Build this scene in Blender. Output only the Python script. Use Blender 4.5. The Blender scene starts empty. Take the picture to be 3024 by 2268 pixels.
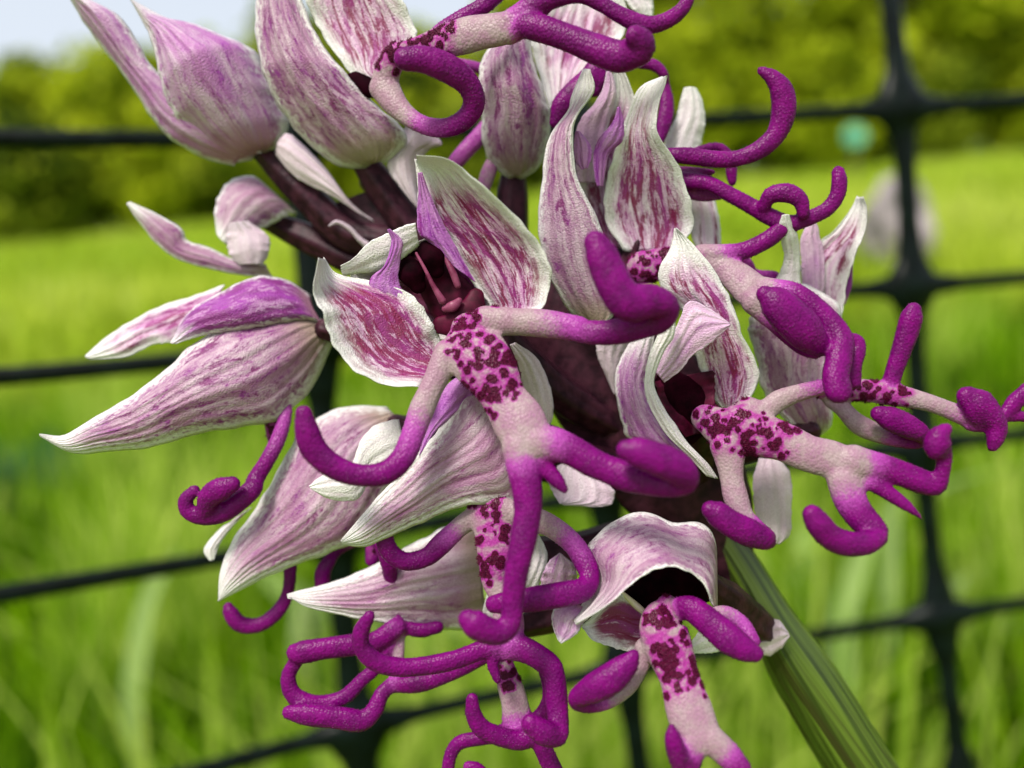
import bpy, bmesh, math, random
import numpy as np
from mathutils import Vector, Matrix, noise as mnoise, kdtree

random.seed(7); RNG = np.random.default_rng(7)
SC = bpy.context.scene
COL = SC.collection
R = math.radians

# ------------------------------------------------------------------ camera, sky, sun, exposure
CAM_H = 0.30
PITCH, ROLL = 8.0, -5.0
FPX = 2200.0                                   # focal length in photograph pixels (3024 wide)
MROT = Matrix.Rotation(R(90 - PITCH), 4, 'X') @ Matrix.Rotation(R(ROLL), 4, 'Z')
MCAM = Matrix.Translation((0, 0, CAM_H)) @ MROT
cd = bpy.data.cameras.new('camera'); cam = bpy.data.objects.new('camera', cd); COL.objects.link(cam)
cam.matrix_world = MCAM
cd.sensor_width = 36.0; cd.lens = 36.0 * FPX / 3024.0
cd.clip_start = 0.004; cd.clip_end = 3000
cd.dof.use_dof = True; cd.dof.focus_distance = 0.0505; cd.dof.aperture_fstop = 15.0
SC.camera = cam

world = bpy.data.worlds.new('World'); SC.world = world; world.use_nodes = True
wn = world.node_tree.nodes; wl = world.node_tree.links
for n_ in list(wn): wn.remove(n_)
sky = wn.new('ShaderNodeTexSky'); sky.sky_type = 'NISHITA'; sky.sun_disc = False
SUN_EL, SUN_AZ = 57.0, -150.0                   # azimuth measured from the view direction (+Y), towards +X
sky.sun_elevation = R(SUN_EL); sky.sun_rotation = R(SUN_AZ)
sky.air_density = 1.0; sky.dust_density = 6.0; sky.ozone_density = 0.6
bg = wn.new('ShaderNodeBackground'); bg.inputs['Strength'].default_value = 0.085
wo = wn.new('ShaderNodeOutputWorld')
cl = wn.new('ShaderNodeMix'); cl.data_type = 'RGBA'; cl.inputs[0].default_value = 0.55       # thin even cloud over the blue
cl.inputs[7].default_value = (6.2, 6.5, 6.8, 1); wl.new(sky.outputs[0], cl.inputs[6])
wl.new(cl.outputs[2], bg.inputs[0]); wl.new(bg.outputs[0], wo.inputs[0])
sd = bpy.data.lights.new('sun', 'SUN'); sd.energy = 2.3; sd.angle = R(14); sd.color = (1.0, 0.95, 0.86)
sun = bpy.data.objects.new('sun', sd); COL.objects.link(sun)
sdir = Vector((math.sin(R(SUN_AZ)) * math.cos(R(SUN_EL)), math.cos(R(SUN_AZ)) * math.cos(R(SUN_EL)), math.sin(R(SUN_EL))))
sun.rotation_euler = sdir.to_track_quat('Z', 'Y').to_euler()
SC.view_settings.view_transform = 'Standard'; SC.view_settings.look = 'None'
SC.view_settings.exposure = 1.12; SC.view_settings.gamma = 1.0
SC.cycles.use_denoising = True
SC.cycles.max_bounces = 7; SC.cycles.transparent_max_bounces = 8
SC.cycles.sample_clamp_indirect = 6

# ------------------------------------------------------------------ helpers
MC3 = np.array(MROT.to_3x3()); MC0 = np.array([0, 0, CAM_H])
def w3(X, Y, d):
    """photograph pixel + depth along the view axis in mm -> world position in mm"""
    X = np.asarray(X, float); Y = np.asarray(Y, float); d = np.asarray(d, float)
    c = np.stack([(X - 1512.0) * d / FPX, -(Y - 1134.0) * d / FPX, -d], -1)
    return c @ MC3.T + MC0 * 1000.0
TOCAM = MC3 @ np.array([0, 0, 1.0])

def Z(x0, y0, s=2.212): return (x0, y0, s)
r1 = Z(800, 400); r2 = Z(800, 1000); r3 = Z(1500, 0); r4 = Z(1700, 600); r5 = Z(150, 0); r6 = Z(900, 0)
r7 = Z(100, 700); r8 = Z(500, 1200); r9 = Z(750, 1518); r10 = Z(1500, 1400); r11 = Z(2024, 900); r12 = Z(1800, 1518)
rA = Z(600, 400, 2.765); rB = Z(1300, 0, 2.765); rC = Z(1900, 300, 2.765); rD = Z(1500, 900, 2.765)
FU = Z(0, 0, 2212 / 3024)
def T(reg, pts):      # tube points (x, y, depth, radius)
    x0, y0, s = reg
    return [(x0 + p[0] / s, y0 + p[1] / s, p[2], p[3] / s) for p in pts]
def RW(reg, rows):    # sheet rows (left x, y, right x, y)
    x0, y0, s = reg
    return [(x0 + r[0] / s, y0 + r[1] / s, x0 + r[2] / s, y0 + r[3] / s) for r in rows]
def crom(P, n):
    """Catmull-Rom through the rows of P, n samples"""
    P = np.asarray(P, float)
    if len(P) == 2: P = np.vstack([P[0], (P[0] + P[1]) / 2, P[1]])
    Q = np.vstack([2 * P[0] - P[1], P, 2 * P[-1] - P[-2]])
    seg = np.sqrt(((P[1:, :2] - P[:-1, :2]) ** 2).sum(1)) + 1e-6
    cum = np.concatenate([[0], np.cumsum(seg)]); cum /= cum[-1]
    out = []
    for t in np.linspace(0, 1, n):
        i = min(np.searchsorted(cum, t, side='right') - 1, len(P) - 2)
        f = (t - cum[i]) / (cum[i + 1] - cum[i])
        a, b, c, e = Q[i], Q[i + 1], Q[i + 2], Q[i + 3]
        out.append(0.5 * (2 * b + (c - a) * f + (2 * a - 5 * b + 4 * c - e) * f * f + (3 * b - a - 3 * c + e) * f ** 3))
    return np.array(out)

def new_obj(name, me, parent=None, mats=()):
    o = bpy.data.objects.new(name, me); COL.objects.link(o)
    if me is not None:
        for m in mats: me.materials.append(m)
    if parent is not None: o.parent = parent
    return o
def tag(o, label=None, cat=None, group=None, kind=None):
    if label: o['label'] = label
    if cat: o['category'] = cat
    if group: o['group'] = group
    if kind: o['kind'] = kind
    return o
def mesh_from(name, V, F, smooth=True):
    me = bpy.data.meshes.new(name); me.from_pydata([tuple(v) for v in V], [], F)
    if smooth: me.polygons.foreach_set('use_smooth', [True] * len(me.polygons))
    me.update(); return me
def mesh_np(name, V, F4, smooth=False):
    """fast mesh of equal sized polygons"""
    V = np.asarray(V, np.float32); F4 = np.asarray(F4, np.int32); k = F4.shape[1]
    me = bpy.data.meshes.new(name)
    me.vertices.add(len(V)); me.vertices.foreach_set('co', V.ravel())
    me.loops.add(F4.size); me.loops.foreach_set('vertex_index', F4.ravel())
    me.polygons.add(len(F4)); me.polygons.foreach_set('loop_start', np.arange(0, F4.size, k, dtype=np.int32))
    me.polygons.foreach_set('loop_total', np.full(len(F4), k, np.int32))
    if smooth: me.polygons.foreach_set('use_smooth', np.ones(len(F4), bool))
    me.update(); me.validate(); return me

def tube_vf(C, rad, nseg=14, flat=1.0, ftowards=None, caps=True, ridges=0, ridge=0.0):
    """tube with rounded ends along centre line C (n,3) with radii; flat squashes it along ftowards"""
    C = np.asarray(C, float); rad = np.asarray(rad, float); n = len(C)
    if caps:                                       # hemispherical ends
        t0 = C[0] - C[1]; t0 /= np.linalg.norm(t0); t1 = C[-1] - C[-2]; t1 /= np.linalg.norm(t1)
        pre, post = [], []
        for a in (85, 60, 35, 15):
            pre.append((C[0] + t0 * rad[0] * math.sin(R(a)), rad[0] * math.cos(R(a))))
            post.append((C[-1] + t1 * rad[-1] * math.sin(R(a)), rad[-1] * math.cos(R(a))))
        post = post[::-1]
        C = np.vstack([[p[0] for p in pre], C, [p[0] for p in post]])
        rad = np.concatenate([[p[1] for p in pre], rad, [p[1] for p in post]]); n = len(C)
    Tn = np.gradient(C, axis=0); Tn /= np.linalg.norm(Tn, axis=1)[:, None] + 1e-12
    ref = TOCAM if ftowards is None else ftowards
    A = ref - (Tn @ ref)[:, None] * Tn
    na = np.linalg.norm(A, axis=1)[:, None]
    alt = MC3 @ np.array([0, 1.0, 0]); B0 = alt - (Tn @ alt)[:, None] * Tn
    A = np.where(na > 0.15, A / (na + 1e-9), B0 / (np.linalg.norm(B0, axis=1)[:, None] + 1e-9))
    B = np.cross(Tn, A)
    V = []
    for i in range(n):
        for k in range(nseg):
            a = 2 * math.pi * k / nseg
            rr = rad[i] * (1 + ridge * math.cos(ridges * a + i * 0.06)) if ridges else rad[i]
            V.append(C[i] + rr * (math.cos(a) * A[i] * flat + math.sin(a) * B[i]))
    F = []
    for i in range(n - 1):
        for k in range(nseg):
            k2 = (k + 1) % nseg
            F.append((i * nseg + k, i * nseg + k2, (i + 1) * nseg + k2, (i + 1) * nseg + k))
    F.append(tuple(range(nseg))[::-1]); F.append(tuple((n - 1) * nseg + k for k in range(nseg)))
    return V, F

# ------------------------------------------------------------------ materials
class NT:
    def __init__(s, name):
        s.m = bpy.data.materials.new(name); s.m.use_nodes = True
        s.t = s.m.node_tree; s.t.nodes.clear(); s.out = s.n('ShaderNodeOutputMaterial')
    def n(s, typ, **kw):
        nd = s.t.nodes.new(typ)
        for k, v in kw.items(): setattr(nd, k, v)
        return nd
    def l(s, a, b): s.t.links.new(a, b)
    def put(s, sock, v):
        if hasattr(v, 'links'): s.l(v, sock)
        elif v is not None: sock.default_value = v
    def attr(s, name, what='Fac'): return s.n('ShaderNodeAttribute', attribute_name=name).outputs[what]
    def math(s, op, a, b=None, c=None, clamp=False):
        nd = s.n('ShaderNodeMath', operation=op, use_clamp=clamp)
        s.put(nd.inputs[0], a)
        if b is not None: s.put(nd.inputs[1], b)
        if c is not None: s.put(nd.inputs[2], c)
        return nd.outputs[0]
    def vmul(s, v, xyz):
        nd = s.n('ShaderNodeVectorMath', operation='MULTIPLY'); s.put(nd.inputs[0], v); nd.inputs[1].default_value = xyz
        return nd.outputs[0]
    def step(s, x, a, b, o0=0.0, o1=1.0):
        nd = s.n('ShaderNodeMapRange', interpolation_type='SMOOTHSTEP')
        s.put(nd.inputs[0], x); s.put(nd.inputs[1], a); s.put(nd.inputs[2], b); s.put(nd.inputs[3], o0); s.put(nd.inputs[4], o1)
        return nd.outputs[0]
    def noise(s, vec, scale, detail=3.0, rough=0.55, dist=0.0):
        nd = s.n('ShaderNodeTexNoise'); s.put(nd.inputs['Vector'], vec)
        nd.inputs['Scale'].default_value = scale; nd.inputs['Detail'].default_value = detail
        nd.inputs['Roughness'].default_value = rough; nd.inputs['Distortion'].default_value = dist
        return nd.outputs['Fac']
    def mix(s, f, a, b):
        nd = s.n('ShaderNodeMix', data_type='RGBA'); s.put(nd.inputs[0], f)
        for sock, v in ((nd.inputs[6], a), (nd.inputs[7], b)):
            s.put(sock, v if hasattr(v, 'links') else (*v, 1.0))
        return nd.outputs[2]
    def bump(s, h, strength, dist):
        nd = s.n('ShaderNodeBump'); nd.inputs['Strength'].default_value = strength; nd.inputs['Distance'].default_value = dist
        s.put(nd.inputs['Height'], h); return nd.outputs[0]
    def surf(s, col, rough=0.5, spec=0.4, normal=None, trans=0.0, tcol=None, sheen=0.0, sss=0.0):
        p = s.n('ShaderNodeBsdfPrincipled'); s.put(p.inputs['Base Color'], col if hasattr(col, 'links') else (*col, 1))
        s.put(p.inputs['Roughness'], rough); s.put(p.inputs['Specular IOR Level'], spec)
        if sheen: p.inputs['Sheen Weight'].default_value = sheen; p.inputs['Sheen Roughness'].default_value = 0.4
        if normal is not None: s.l(normal, p.inputs['Normal'])
        o = p.outputs[0]
        if trans:
            t = s.n('ShaderNodeBsdfTranslucent'); tc = tcol if tcol is not None else col
            s.put(t.inputs[0], tc if hasattr(tc, 'links') else (*tc, 1))
            mx = s.n('ShaderNodeMixShader'); mx.inputs[0].default_value = trans
            s.l(o, mx.inputs[1]); s.l(t.outputs[0], mx.inputs[2]); o = mx.outputs[0]
        s.l(o, s.out.inputs['Surface']); return s.m
    def obj(s): return s.n('ShaderNodeTexCoord').outputs['Object']

def sepal_mat(name, base, wash, spot, spot2, washlo=0.35, washhi=0.7, thr=0.60, margin=0.22, tipw=0.78,
              white=(0.75, 0.74, 0.73), sx=1.15, sy=0.20, baseol=None, trans=0.15, veins=0.42, lines=0.0):
    """petal pigment in petal coordinates (mm): washes, streaked spots, pale margin and tip"""
    s = NT(name)
    puv = s.attr('puv', 'Vector'); ev = s.attr('ev', 'Vector')
    sep = s.n('ShaderNodeSeparateXYZ'); s.l(ev, sep.inputs[0]); edge, u, amt = sep.outputs
    st = s.noise(s.vmul(puv, (sx, sy, 1)), 1.0, 5, 0.68, 0.7)
    st2 = s.noise(s.vmul(puv, (sx * 2.6, sy * 4.5, 1)), 1.0, 4, 0.7, 0.4)
    wsh = s.noise(s.vmul(puv, (0.5, 0.22, 1)), 1.0, 4, 0.6, 0.5)
    px = s.n('ShaderNodeSeparateXYZ'); s.l(puv, px.inputs[0])
    vw = s.noise(s.vmul(puv, (0.5, 0.12, 1)), 1.0, 2, 0.5)
    vein = s.math('MULTIPLY_ADD', s.math('SINE', s.math('MULTIPLY_ADD', px.outputs[0], 6.8, s.math('MULTIPLY', vw, 9.0))), 0.5, 0.5)
    lnz = s.noise(s.vmul(puv, (0.75, 0.05, 1)), 1.0, 2, 0.5, 0.3)
    fine = s.noise(s.vmul(puv, (1, 0.6, 1)), 7.0, 3, 0.75)
    c = s.mix(s.step(wsh, washlo, washhi), base, wash)
    c = s.mix(s.math('MULTIPLY', s.step(vein, 0.62, 0.98), veins), c, wash)
    e2 = s.math('ADD', edge, s.math('MULTIPLY_ADD', st2, 0.7, -0.35))
    pm = s.math('MULTIPLY', s.step(e2, margin * 0.15, margin * 1.9), s.step(s.math('ADD', u, s.math('MULTIPLY_ADD', st, 0.4, -0.2)), tipw + 0.1, tipw - 0.12))
    lo = s.math('SUBTRACT', thr + 0.16, s.math('MULTIPLY', amt, 0.30))
    cm = s.math('MULTIPLY_ADD', fine, 0.12, s.math('MULTIPLY_ADD', st2, 0.32, s.math('MULTIPLY', st, 0.66)))
    halo = s.mix(0.45, wash, spot2)
    c = s.mix(s.math('MULTIPLY', s.step(cm, s.math('SUBTRACT', lo, 0.08), lo), 0.55), c, halo)
    mk = s.step(cm, lo, s.math('ADD', lo, 0.06))
    sc_ = s.mix(s.step(wsh, 0.4, 0.6), spot, spot2)
    c = s.mix(s.math('MULTIPLY', mk, 0.92), c, sc_)
    ln = s.step(s.math('ABSOLUTE', s.math('SUBTRACT', lnz, 0.5)), 0.022, 0.008)
    c = s.mix(s.math('MULTIPLY', s.math('MULTIPLY', ln, lines), s.step(st2, 0.35, 0.55)), c, spot)
    if baseol: c = s.mix(s.step(u, 0.16, 0.02), c, baseol)
    wt = s.mix(s.step(fine, 0.3, 0.7), white, tuple(w * 0.88 for w in white))
    c = s.mix(pm, wt, c)
    o = s.obj(); cell = s.noise(o, 9000.0, 1, 0.5)
    c = s.mix(s.step(cell, 0.30, 0.72, 0.0, 0.34), c, s.mix(0.5, c, (0.10, 0.04, 0.08)))
    h = s.math('ADD', s.math('MULTIPLY', cell, 0.7), s.math('MULTIPLY', vein, -0.5))
    return s.surf(c, rough=0.45, spec=0.35, normal=s.bump(h, 0.7, 0.00016), trans=trans)

M = {}
M['outer'] = sepal_mat('sepal_outside', (0.50, 0.375, 0.45), (0.33, 0.15, 0.27), (0.16, 0.012, 0.11), (0.22, 0.02, 0.22),
                       thr=0.545, margin=0.14, tipw=0.88, lines=0.3, sx=1.5, sy=0.45, baseol=(0.36, 0.27, 0.22), white=(0.76, 0.74, 0.74))
M['outerpink'] = sepal_mat('sepal_outside_pink', (0.53, 0.375, 0.51), (0.40, 0.14, 0.39), (0.18, 0.01, 0.16), (0.28, 0.03, 0.32),
                       thr=0.57, margin=0.12, tipw=0.92, lines=0.35, sx=1.4, sy=0.4, baseol=(0.34, 0.16, 0.24), white=(0.72, 0.68, 0.72))
M['inner'] = sepal_mat('sepal_inside', (0.74, 0.64, 0.71), (0.55, 0.24, 0.49), (0.19, 0.002, 0.05), (0.25, 0.006, 0.17),
                       thr=0.585, margin=0.26, tipw=0.82, sx=1.25, sy=0.24, washlo=0.45, washhi=0.75, lines=0.9)
M['petal'] = sepal_mat('petal_violet', (0.52, 0.24, 0.54), (0.36, 0.08, 0.42), (0.22, 0.01, 0.20), (0.24, 0.02, 0.34),
                       thr=0.56, margin=0.05, tipw=1.3, white=(0.5, 0.22, 0.55))
M['lilac'] = sepal_mat('petal_lilac', (0.62, 0.46, 0.58), (0.50, 0.28, 0.48), (0.36, 0.10, 0.36), (0.34, 0.08, 0.38),
                       thr=0.62, margin=0.06, tipw=1.2, white=(0.60, 0.45, 0.60))
M['white'] = sepal_mat('sepal_white', (0.76, 0.74, 0.74), (0.66, 0.58, 0.64), (0.5, 0.2, 0.42), (0.5, 0.2, 0.42),
                       thr=0.68, margin=0.2, tipw=0.9)
M['bract'] = sepal_mat('bract_pale', (0.66, 0.56, 0.63), (0.56, 0.42, 0.52), (0.4, 0.2, 0.4), (0.4, 0.2, 0.4),
                       thr=0.72, margin=0.08, tipw=0.86, white=(0.60, 0.50, 0.58))

def lip_mat():
    s = NT('lip_papillose')
    pig = s.attr('pig'); spot = s.attr('spot'); o = s.obj()
    nz = s.noise(o, 900.0, 3, 0.6); fine = s.noise(o, 6500.0, 2, 0.6)
    p2 = s.math('ADD', pig, s.math('MULTIPLY_ADD', nz, 0.3, -0.15))
    p2 = s.math('ADD', p2, s.math('MULTIPLY_ADD', fine, 0.5, -0.25))
    pale = s.mix(s.step(nz, 0.35, 0.65), (0.33, 0.245, 0.265), (0.30, 0.175, 0.235))
    c = s.mix(s.step(p2, 0.1, 0.55), pale, (0.33, 0.05, 0.31))
    c = s.mix(s.step(p2, 0.45, 1.0), c, s.mix(s.step(nz, 0.3, 0.7), (0.10, 0.0, 0.084), (0.17, 0.0, 0.14)))
    c = s.mix(s.step(s.math('ADD', spot, s.math('MULTIPLY_ADD', fine, 0.16, -0.08)), 0.02, 0.30), c, (0.30, 0.03, 0.23))
    c = s.mix(s.step(s.math('ADD', spot, s.math('MULTIPLY_ADD', fine, 0.16, -0.08)), 0.42, 0.62), c, (0.075, 0.0005, 0.022))
    c = s.mix(s.step(s.noise(o, 9000.0, 1, 0.5), 0.3, 0.72, 0.0, 0.35), c, s.mix(0.6, c, (0.06, 0.0, 0.05)))
    vo = s.n('ShaderNodeTexVoronoi'); s.l(o, vo.inputs['Vector']); vo.inputs['Scale'].default_value = 5200.0
    tip = s.math('MULTIPLY', s.step(vo.outputs['Distance'], 0.26, 0.10), s.step(s.noise(o, 500.0, 2, 0.6), 0.42, 0.62))     # pale papilla tips, doubling as painted sparkle
    c = s.mix(s.math('MULTIPLY', tip, 0.22), c, s.mix(0.5, c, (0.72, 0.45, 0.70)))
    h = s.math('ADD', s.math('MULTIPLY', vo.outputs['Distance'], -0.8), s.math('MULTIPLY', nz, 0.6))
    return s.surf(c, rough=0.36, spec=0.15, normal=s.bump(h, 0.5, 0.0001), trans=0.08)
M['lip'] = lip_mat()

def simple(name, c0, c1, scale, rough=0.5, spec=0.3, bumpd=0.00008, trans=0.0, stretch=None):
    s = NT(name); o = s.obj()
    nz = s.noise(s.vmul(o, stretch) if stretch else o, scale, 4, 0.6)
    return s.surf(s.mix(s.step(nz, 0.3, 0.7), c0, c1), rough=rough, spec=spec, normal=s.bump(nz, 0.5, bumpd), trans=trans)
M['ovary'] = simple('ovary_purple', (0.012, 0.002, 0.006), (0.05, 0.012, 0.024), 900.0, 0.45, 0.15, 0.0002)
M['throat'] = simple('throat_maroon', (0.018, 0.0005, 0.005), (0.07, 0.002, 0.02), 900.0, 0.5, 0.1)
M['pocket'] = simple('pocket_shade', (0.003, 0.0002, 0.001), (0.014, 0.0004, 0.004), 900.0, 0.7, 0.02)  # near-black colour paints the shade of hollows onto rounded blobs
M['stigma'] = simple('stigma_pink', (0.46, 0.22, 0.34), (0.36, 0.10, 0.22), 800.0, 0.3, 0.5)
M['tooth'] = simple('throat_rib', (0.22, 0.05, 0.11), (0.09, 0.006, 0.03), 900.0, 0.4, 0.25)
M['creamy'] = simple('throat_cream', (0.62, 0.56, 0.34), (0.64, 0.50, 0.50), 700.0, 0.4, 0.4)

def stem_mat():
    s = NT('stem_green'); v = s.attr('sv', 'Vector')
    st = s.noise(s.vmul(v, (9.0, 0.02, 1)), 1.0, 3, 0.6); nz = s.noise(s.vmul(v, (2, 0.1, 1)), 1.0, 4, 0.6)
    c = s.mix(s.step(st, 0.35, 0.65), (0.018, 0.032, 0.003), (0.10, 0.155, 0.018))
    c = s.mix(s.step(nz, 0.48, 0.62), c, (0.022, 0.02, 0.006))
    sep = s.n('ShaderNodeSeparateXYZ'); s.l(v, sep.inputs[0])
    c = s.mix(s.step(sep.outputs[2], 0.58, 0.72), c, (0.05, 0.012, 0.025))
    return s.surf(c, rough=0.38, spec=0.45, normal=s.bump(st, 0.5, 0.0003), trans=0.0)
M['stem'] = stem_mat()

def fence_mat():
    s = NT('fence_plastic'); o = s.obj()
    nz = s.noise(o, 300.0, 4, 0.6)
    return s.surf(s.mix(s.step(nz, 0.35, 0.7), (0.001, 0.0025, 0.002), (0.003, 0.007, 0.006)), rough=0.35, spec=0.1,
                  normal=s.bump(nz, 0.4, 0.0004))
M['fence'] = fence_mat()

# ------------------------------------------------------------------ ground and meadow
def gz(x, y):
    x = np.asarray(x, float); y = np.asarray(y, float)
    up = np.clip(y - 1.2, 0, 60)
    return 0.128 * up * np.clip(up / 2.0, 0, 1) + 0.03 * np.sin(x * 0.7) * np.clip(y / 4, 0, 1) + 0.02 * np.sin(y * 0.9 + x * .4) * np.clip(y / 4, 0, 1)
def ground():
    xs = np.concatenate([-np.geomspace(400, 1, 24), np.linspace(-0.9, 0.9, 13), np.geomspace(1, 400, 24)])
    ys = np.concatenate([-np.geomspace(300, 1, 14), np.linspace(-0.8, 1.2, 14), np.geomspace(1.4, 900, 60)])
    X, Y = np.meshgrid(xs, ys); zz = gz(X, Y)
    V = np.stack([X, Y, zz], -1).reshape(-1, 3); nx = len(xs)
    i, j = np.meshgrid(np.arange(len(ys) - 1), np.arange(nx - 1), indexing='ij'); b = (i * nx + j).ravel()
    me = mesh_np('meadow_ground', V, np.stack([b, b + 1, b + nx + 1, b + nx], 1), True)
    s = NT('meadow_turf'); o = s.obj()
    a = s.noise(o, 0.6, 5, 0.6); b_ = s.noise(o, 7.0, 4, 0.6)
    c = s.mix(s.step(a, 0.35, 0.65), (0.12, 0.22, 0.002), (0.19, 0.30, 0.003))
    c = s.mix(s.math('MULTIPLY', s.step(b_, 0.45, 0.7), 0.6), c, (0.05, 0.10, 0.004))
    s.surf(c, rough=0.8, spec=0.1, normal=s.bump(b_, 0.6, 0.03))
    tag(new_obj('meadow_ground', me, None, [s.m]), kind='structure')
ground()

def leafy(name, pal, trans=0.45, rough=0.45):
    s = NT(name); r = s.attr('tone')
    ramp = s.n('ShaderNodeValToRGB'); s.l(r, ramp.inputs[0])
    el = ramp.color_ramp.elements
    while len(el) < len(pal): el.new(0.5)
    for k, c in enumerate(pal):
        el[k].position = k / (len(pal) - 1); el[k].color = (*c, 1)
    return s.surf(ramp.outputs[0], rough=rough, spec=0.05, trans=trans)
M['grass'] = leafy('grass_blades', [(0.01, 0.035, 0.001), (0.09, 0.22, 0.001), (0.24, 0.43, 0.002), (0.46, 0.58, 0.10)], 0.55, 0.6)
M['grassfar'] = leafy('meadow_blades', [(0.12, 0.18, 0.006), (0.30, 0.40, 0.02), (0.44, 0.53, 0.05), (0.54, 0.60, 0.12)], 0.5, 0.6)
M['leafL'] = leafy('foliage_light', [(0.09, 0.14, 0.006), (0.36, 0.44, 0.012), (0.58, 0.64, 0.03)], 0.5, 0.6)
M['leafD'] = leafy('foliage_deep', [(0.03, 0.06, 0.008), (0.17, 0.23, 0.012), (0.40, 0.46, 0.03)], 0.45, 0.6)
M['leafB'] = leafy('foliage_bluish', [(0.02, 0.09, 0.05), (0.03, 0.12, 0.07), (0.05, 0.15, 0.08)], 0.35)
M['leafP'] = leafy('leaf_pale', [(0.26, 0.40, 0.08), (0.36, 0.50, 0.16), (0.44, 0.55, 0.24)], 0.4)
M['bark'] = simple('bark', (0.07, 0.05, 0.035), (0.13, 0.10, 0.07), 20.0, 0.8, 0.2, 0.01)

def blades(name, bx, by, h, w, label, cat, kind='stuff', mat='grass', bend=0.5, tone=None):
    n = len(bx); az = RNG.uniform(0, 2 * np.pi, n); bd = RNG.normal(0, bend, n) * h
    bz = gz(bx, by) - 0.003
    lx, ly = np.cos(az), np.sin(az); wx, wy = -ly, lx
    lev = [0.0, 0.45, 0.8, 1.0]; V = np.zeros((n, 8, 3))
    for k, t in enumerate(lev):
        hw = w * (1 - t ** 2.2) * 0.5 + 1e-4
        cx = bx + lx * bd * t * t; cy = by + ly * bd * t * t; cz = bz + h * (t - 0.22 * np.minimum(1, np.abs(bd / h)) * t * t)
        V[:, 2 * k] = np.stack([cx - wx * hw, cy - wy * hw, cz], -1); V[:, 2 * k + 1] = np.stack([cx + wx * hw, cy + wy * hw, cz], -1)
    base = (np.arange(n) * 8)[:, None]
    F = np.concatenate([base + np.array([[0, 1, 3, 2]]), base + np.array([[2, 3, 5, 4]]), base + np.array([[4, 5, 7, 6]])])
    me = mesh_np(name, V.reshape(-1, 3), F, True)
    tn = np.repeat(np.clip(RNG.normal(0.5, 0.25, n) if tone is None else tone, 0, 1), 8)
    a = me.attributes.new('tone', 'FLOAT', 'POINT'); a.data.foreach_set('value', tn.astype(np.float32))
    o = new_obj(name, me, None, [M[mat]]); tag(o, label, cat, kind=kind); return o
def field(n, y0, y1, k=1.0, x0=0.35, p=1.0):
    y = y0 + (y1 - y0) * RNG.random(n) ** p; x = RNG.uniform(-1, 1, n) * (x0 + k * y); return x, y
x, y = field(30000, 0.24, 2.2, 1.0, 0.3, 1.25)
patch = np.array([mnoise.noise(Vector((a * 5.0, b * 5.0, 0.3))) for a, b in zip(x, y)])
hh = RNG.uniform(0.04, 0.15, len(x)) * (1 + 0.8 * patch)
blades('meadow_grass', x, y, hh, RNG.uniform(0.002, 0.007, len(x)), 'lush bright green grass close behind the mesh fence', 'grass', tone=0.42 + 1.2 * patch + RNG.normal(0, 0.25, len(x)))
x, y = field(36000, 2.0, 21.0, 1.0, 0.5, 1.6)
patch = np.array([mnoise.noise(Vector((a * 1.1, b * 0.8, 5.3))) for a, b in zip(x, y)])
blades('meadow_grass', x, y, RNG.uniform(0.06, 0.16, len(x)) * (1 + 0.5 * patch), RNG.uniform(0.01, 0.03, len(x)),
       'open sunlit meadow grass running up to the trees', 'grass', mat='grassfar', tone=0.5 + 0.6 * patch + RNG.normal(0, 0.18, len(x)))
x = RNG.uniform(-0.7, 0.7, 5000); y = RNG.uniform(-0.6, 0.24, 5000)
blades('short_grass', x, y, RNG.uniform(0.02, 0.06, 5000), RNG.uniform(0.002, 0.004, 5000), 'short grass around the foot of the orchid', 'grass')

# ------------------------------------------------------------------ trees and background plants
def leaf_cloud(centres, radii, n, size, seed, mat, flat=0.8):
    g = np.random.default_rng(seed); k = len(centres)
    idx = g.integers(0, k, n); d = g.normal(size=(n, 3)); d /= np.linalg.norm(d, axis=1)[:, None]
    rr = radii[idx] * g.random(n) ** 0.45
    c = centres[idx] + d * rr[:, None] * np.array([1, 1, flat])
    nr = d * 0.6 + g.normal(size=(n, 3)) * 0.7 + np.array([0, 0, 0.5]); nr /= np.linalg.norm(nr, axis=1)[:, None]
    a = np.cross(nr, g.normal(size=(n, 3))); a /= np.linalg.norm(a, axis=1)[:, None]; b = np.cross(nr, a)
    s = (size * g.uniform(0.6, 1.4, n))[:, None]
    V = np.stack([c - a * s, c + b * s * 0.5, c + a * s, c - b * s * 0.5], 1).reshape(-1, 3)
    me = mesh_np('crown', V, (np.arange(n) * 4)[:, None] + np.arange(4)[None, :])
    tn = np.repeat(np.clip(g.normal(0.5, 0.18, n) + g.normal(0, 0.3, k)[idx], 0, 1), 4)
    at = me.attributes.new('tone', 'FLOAT', 'POINT'); at.data.foreach_set('value', tn.astype(np.float32))
    me.materials.append(M[mat]); return me
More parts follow.
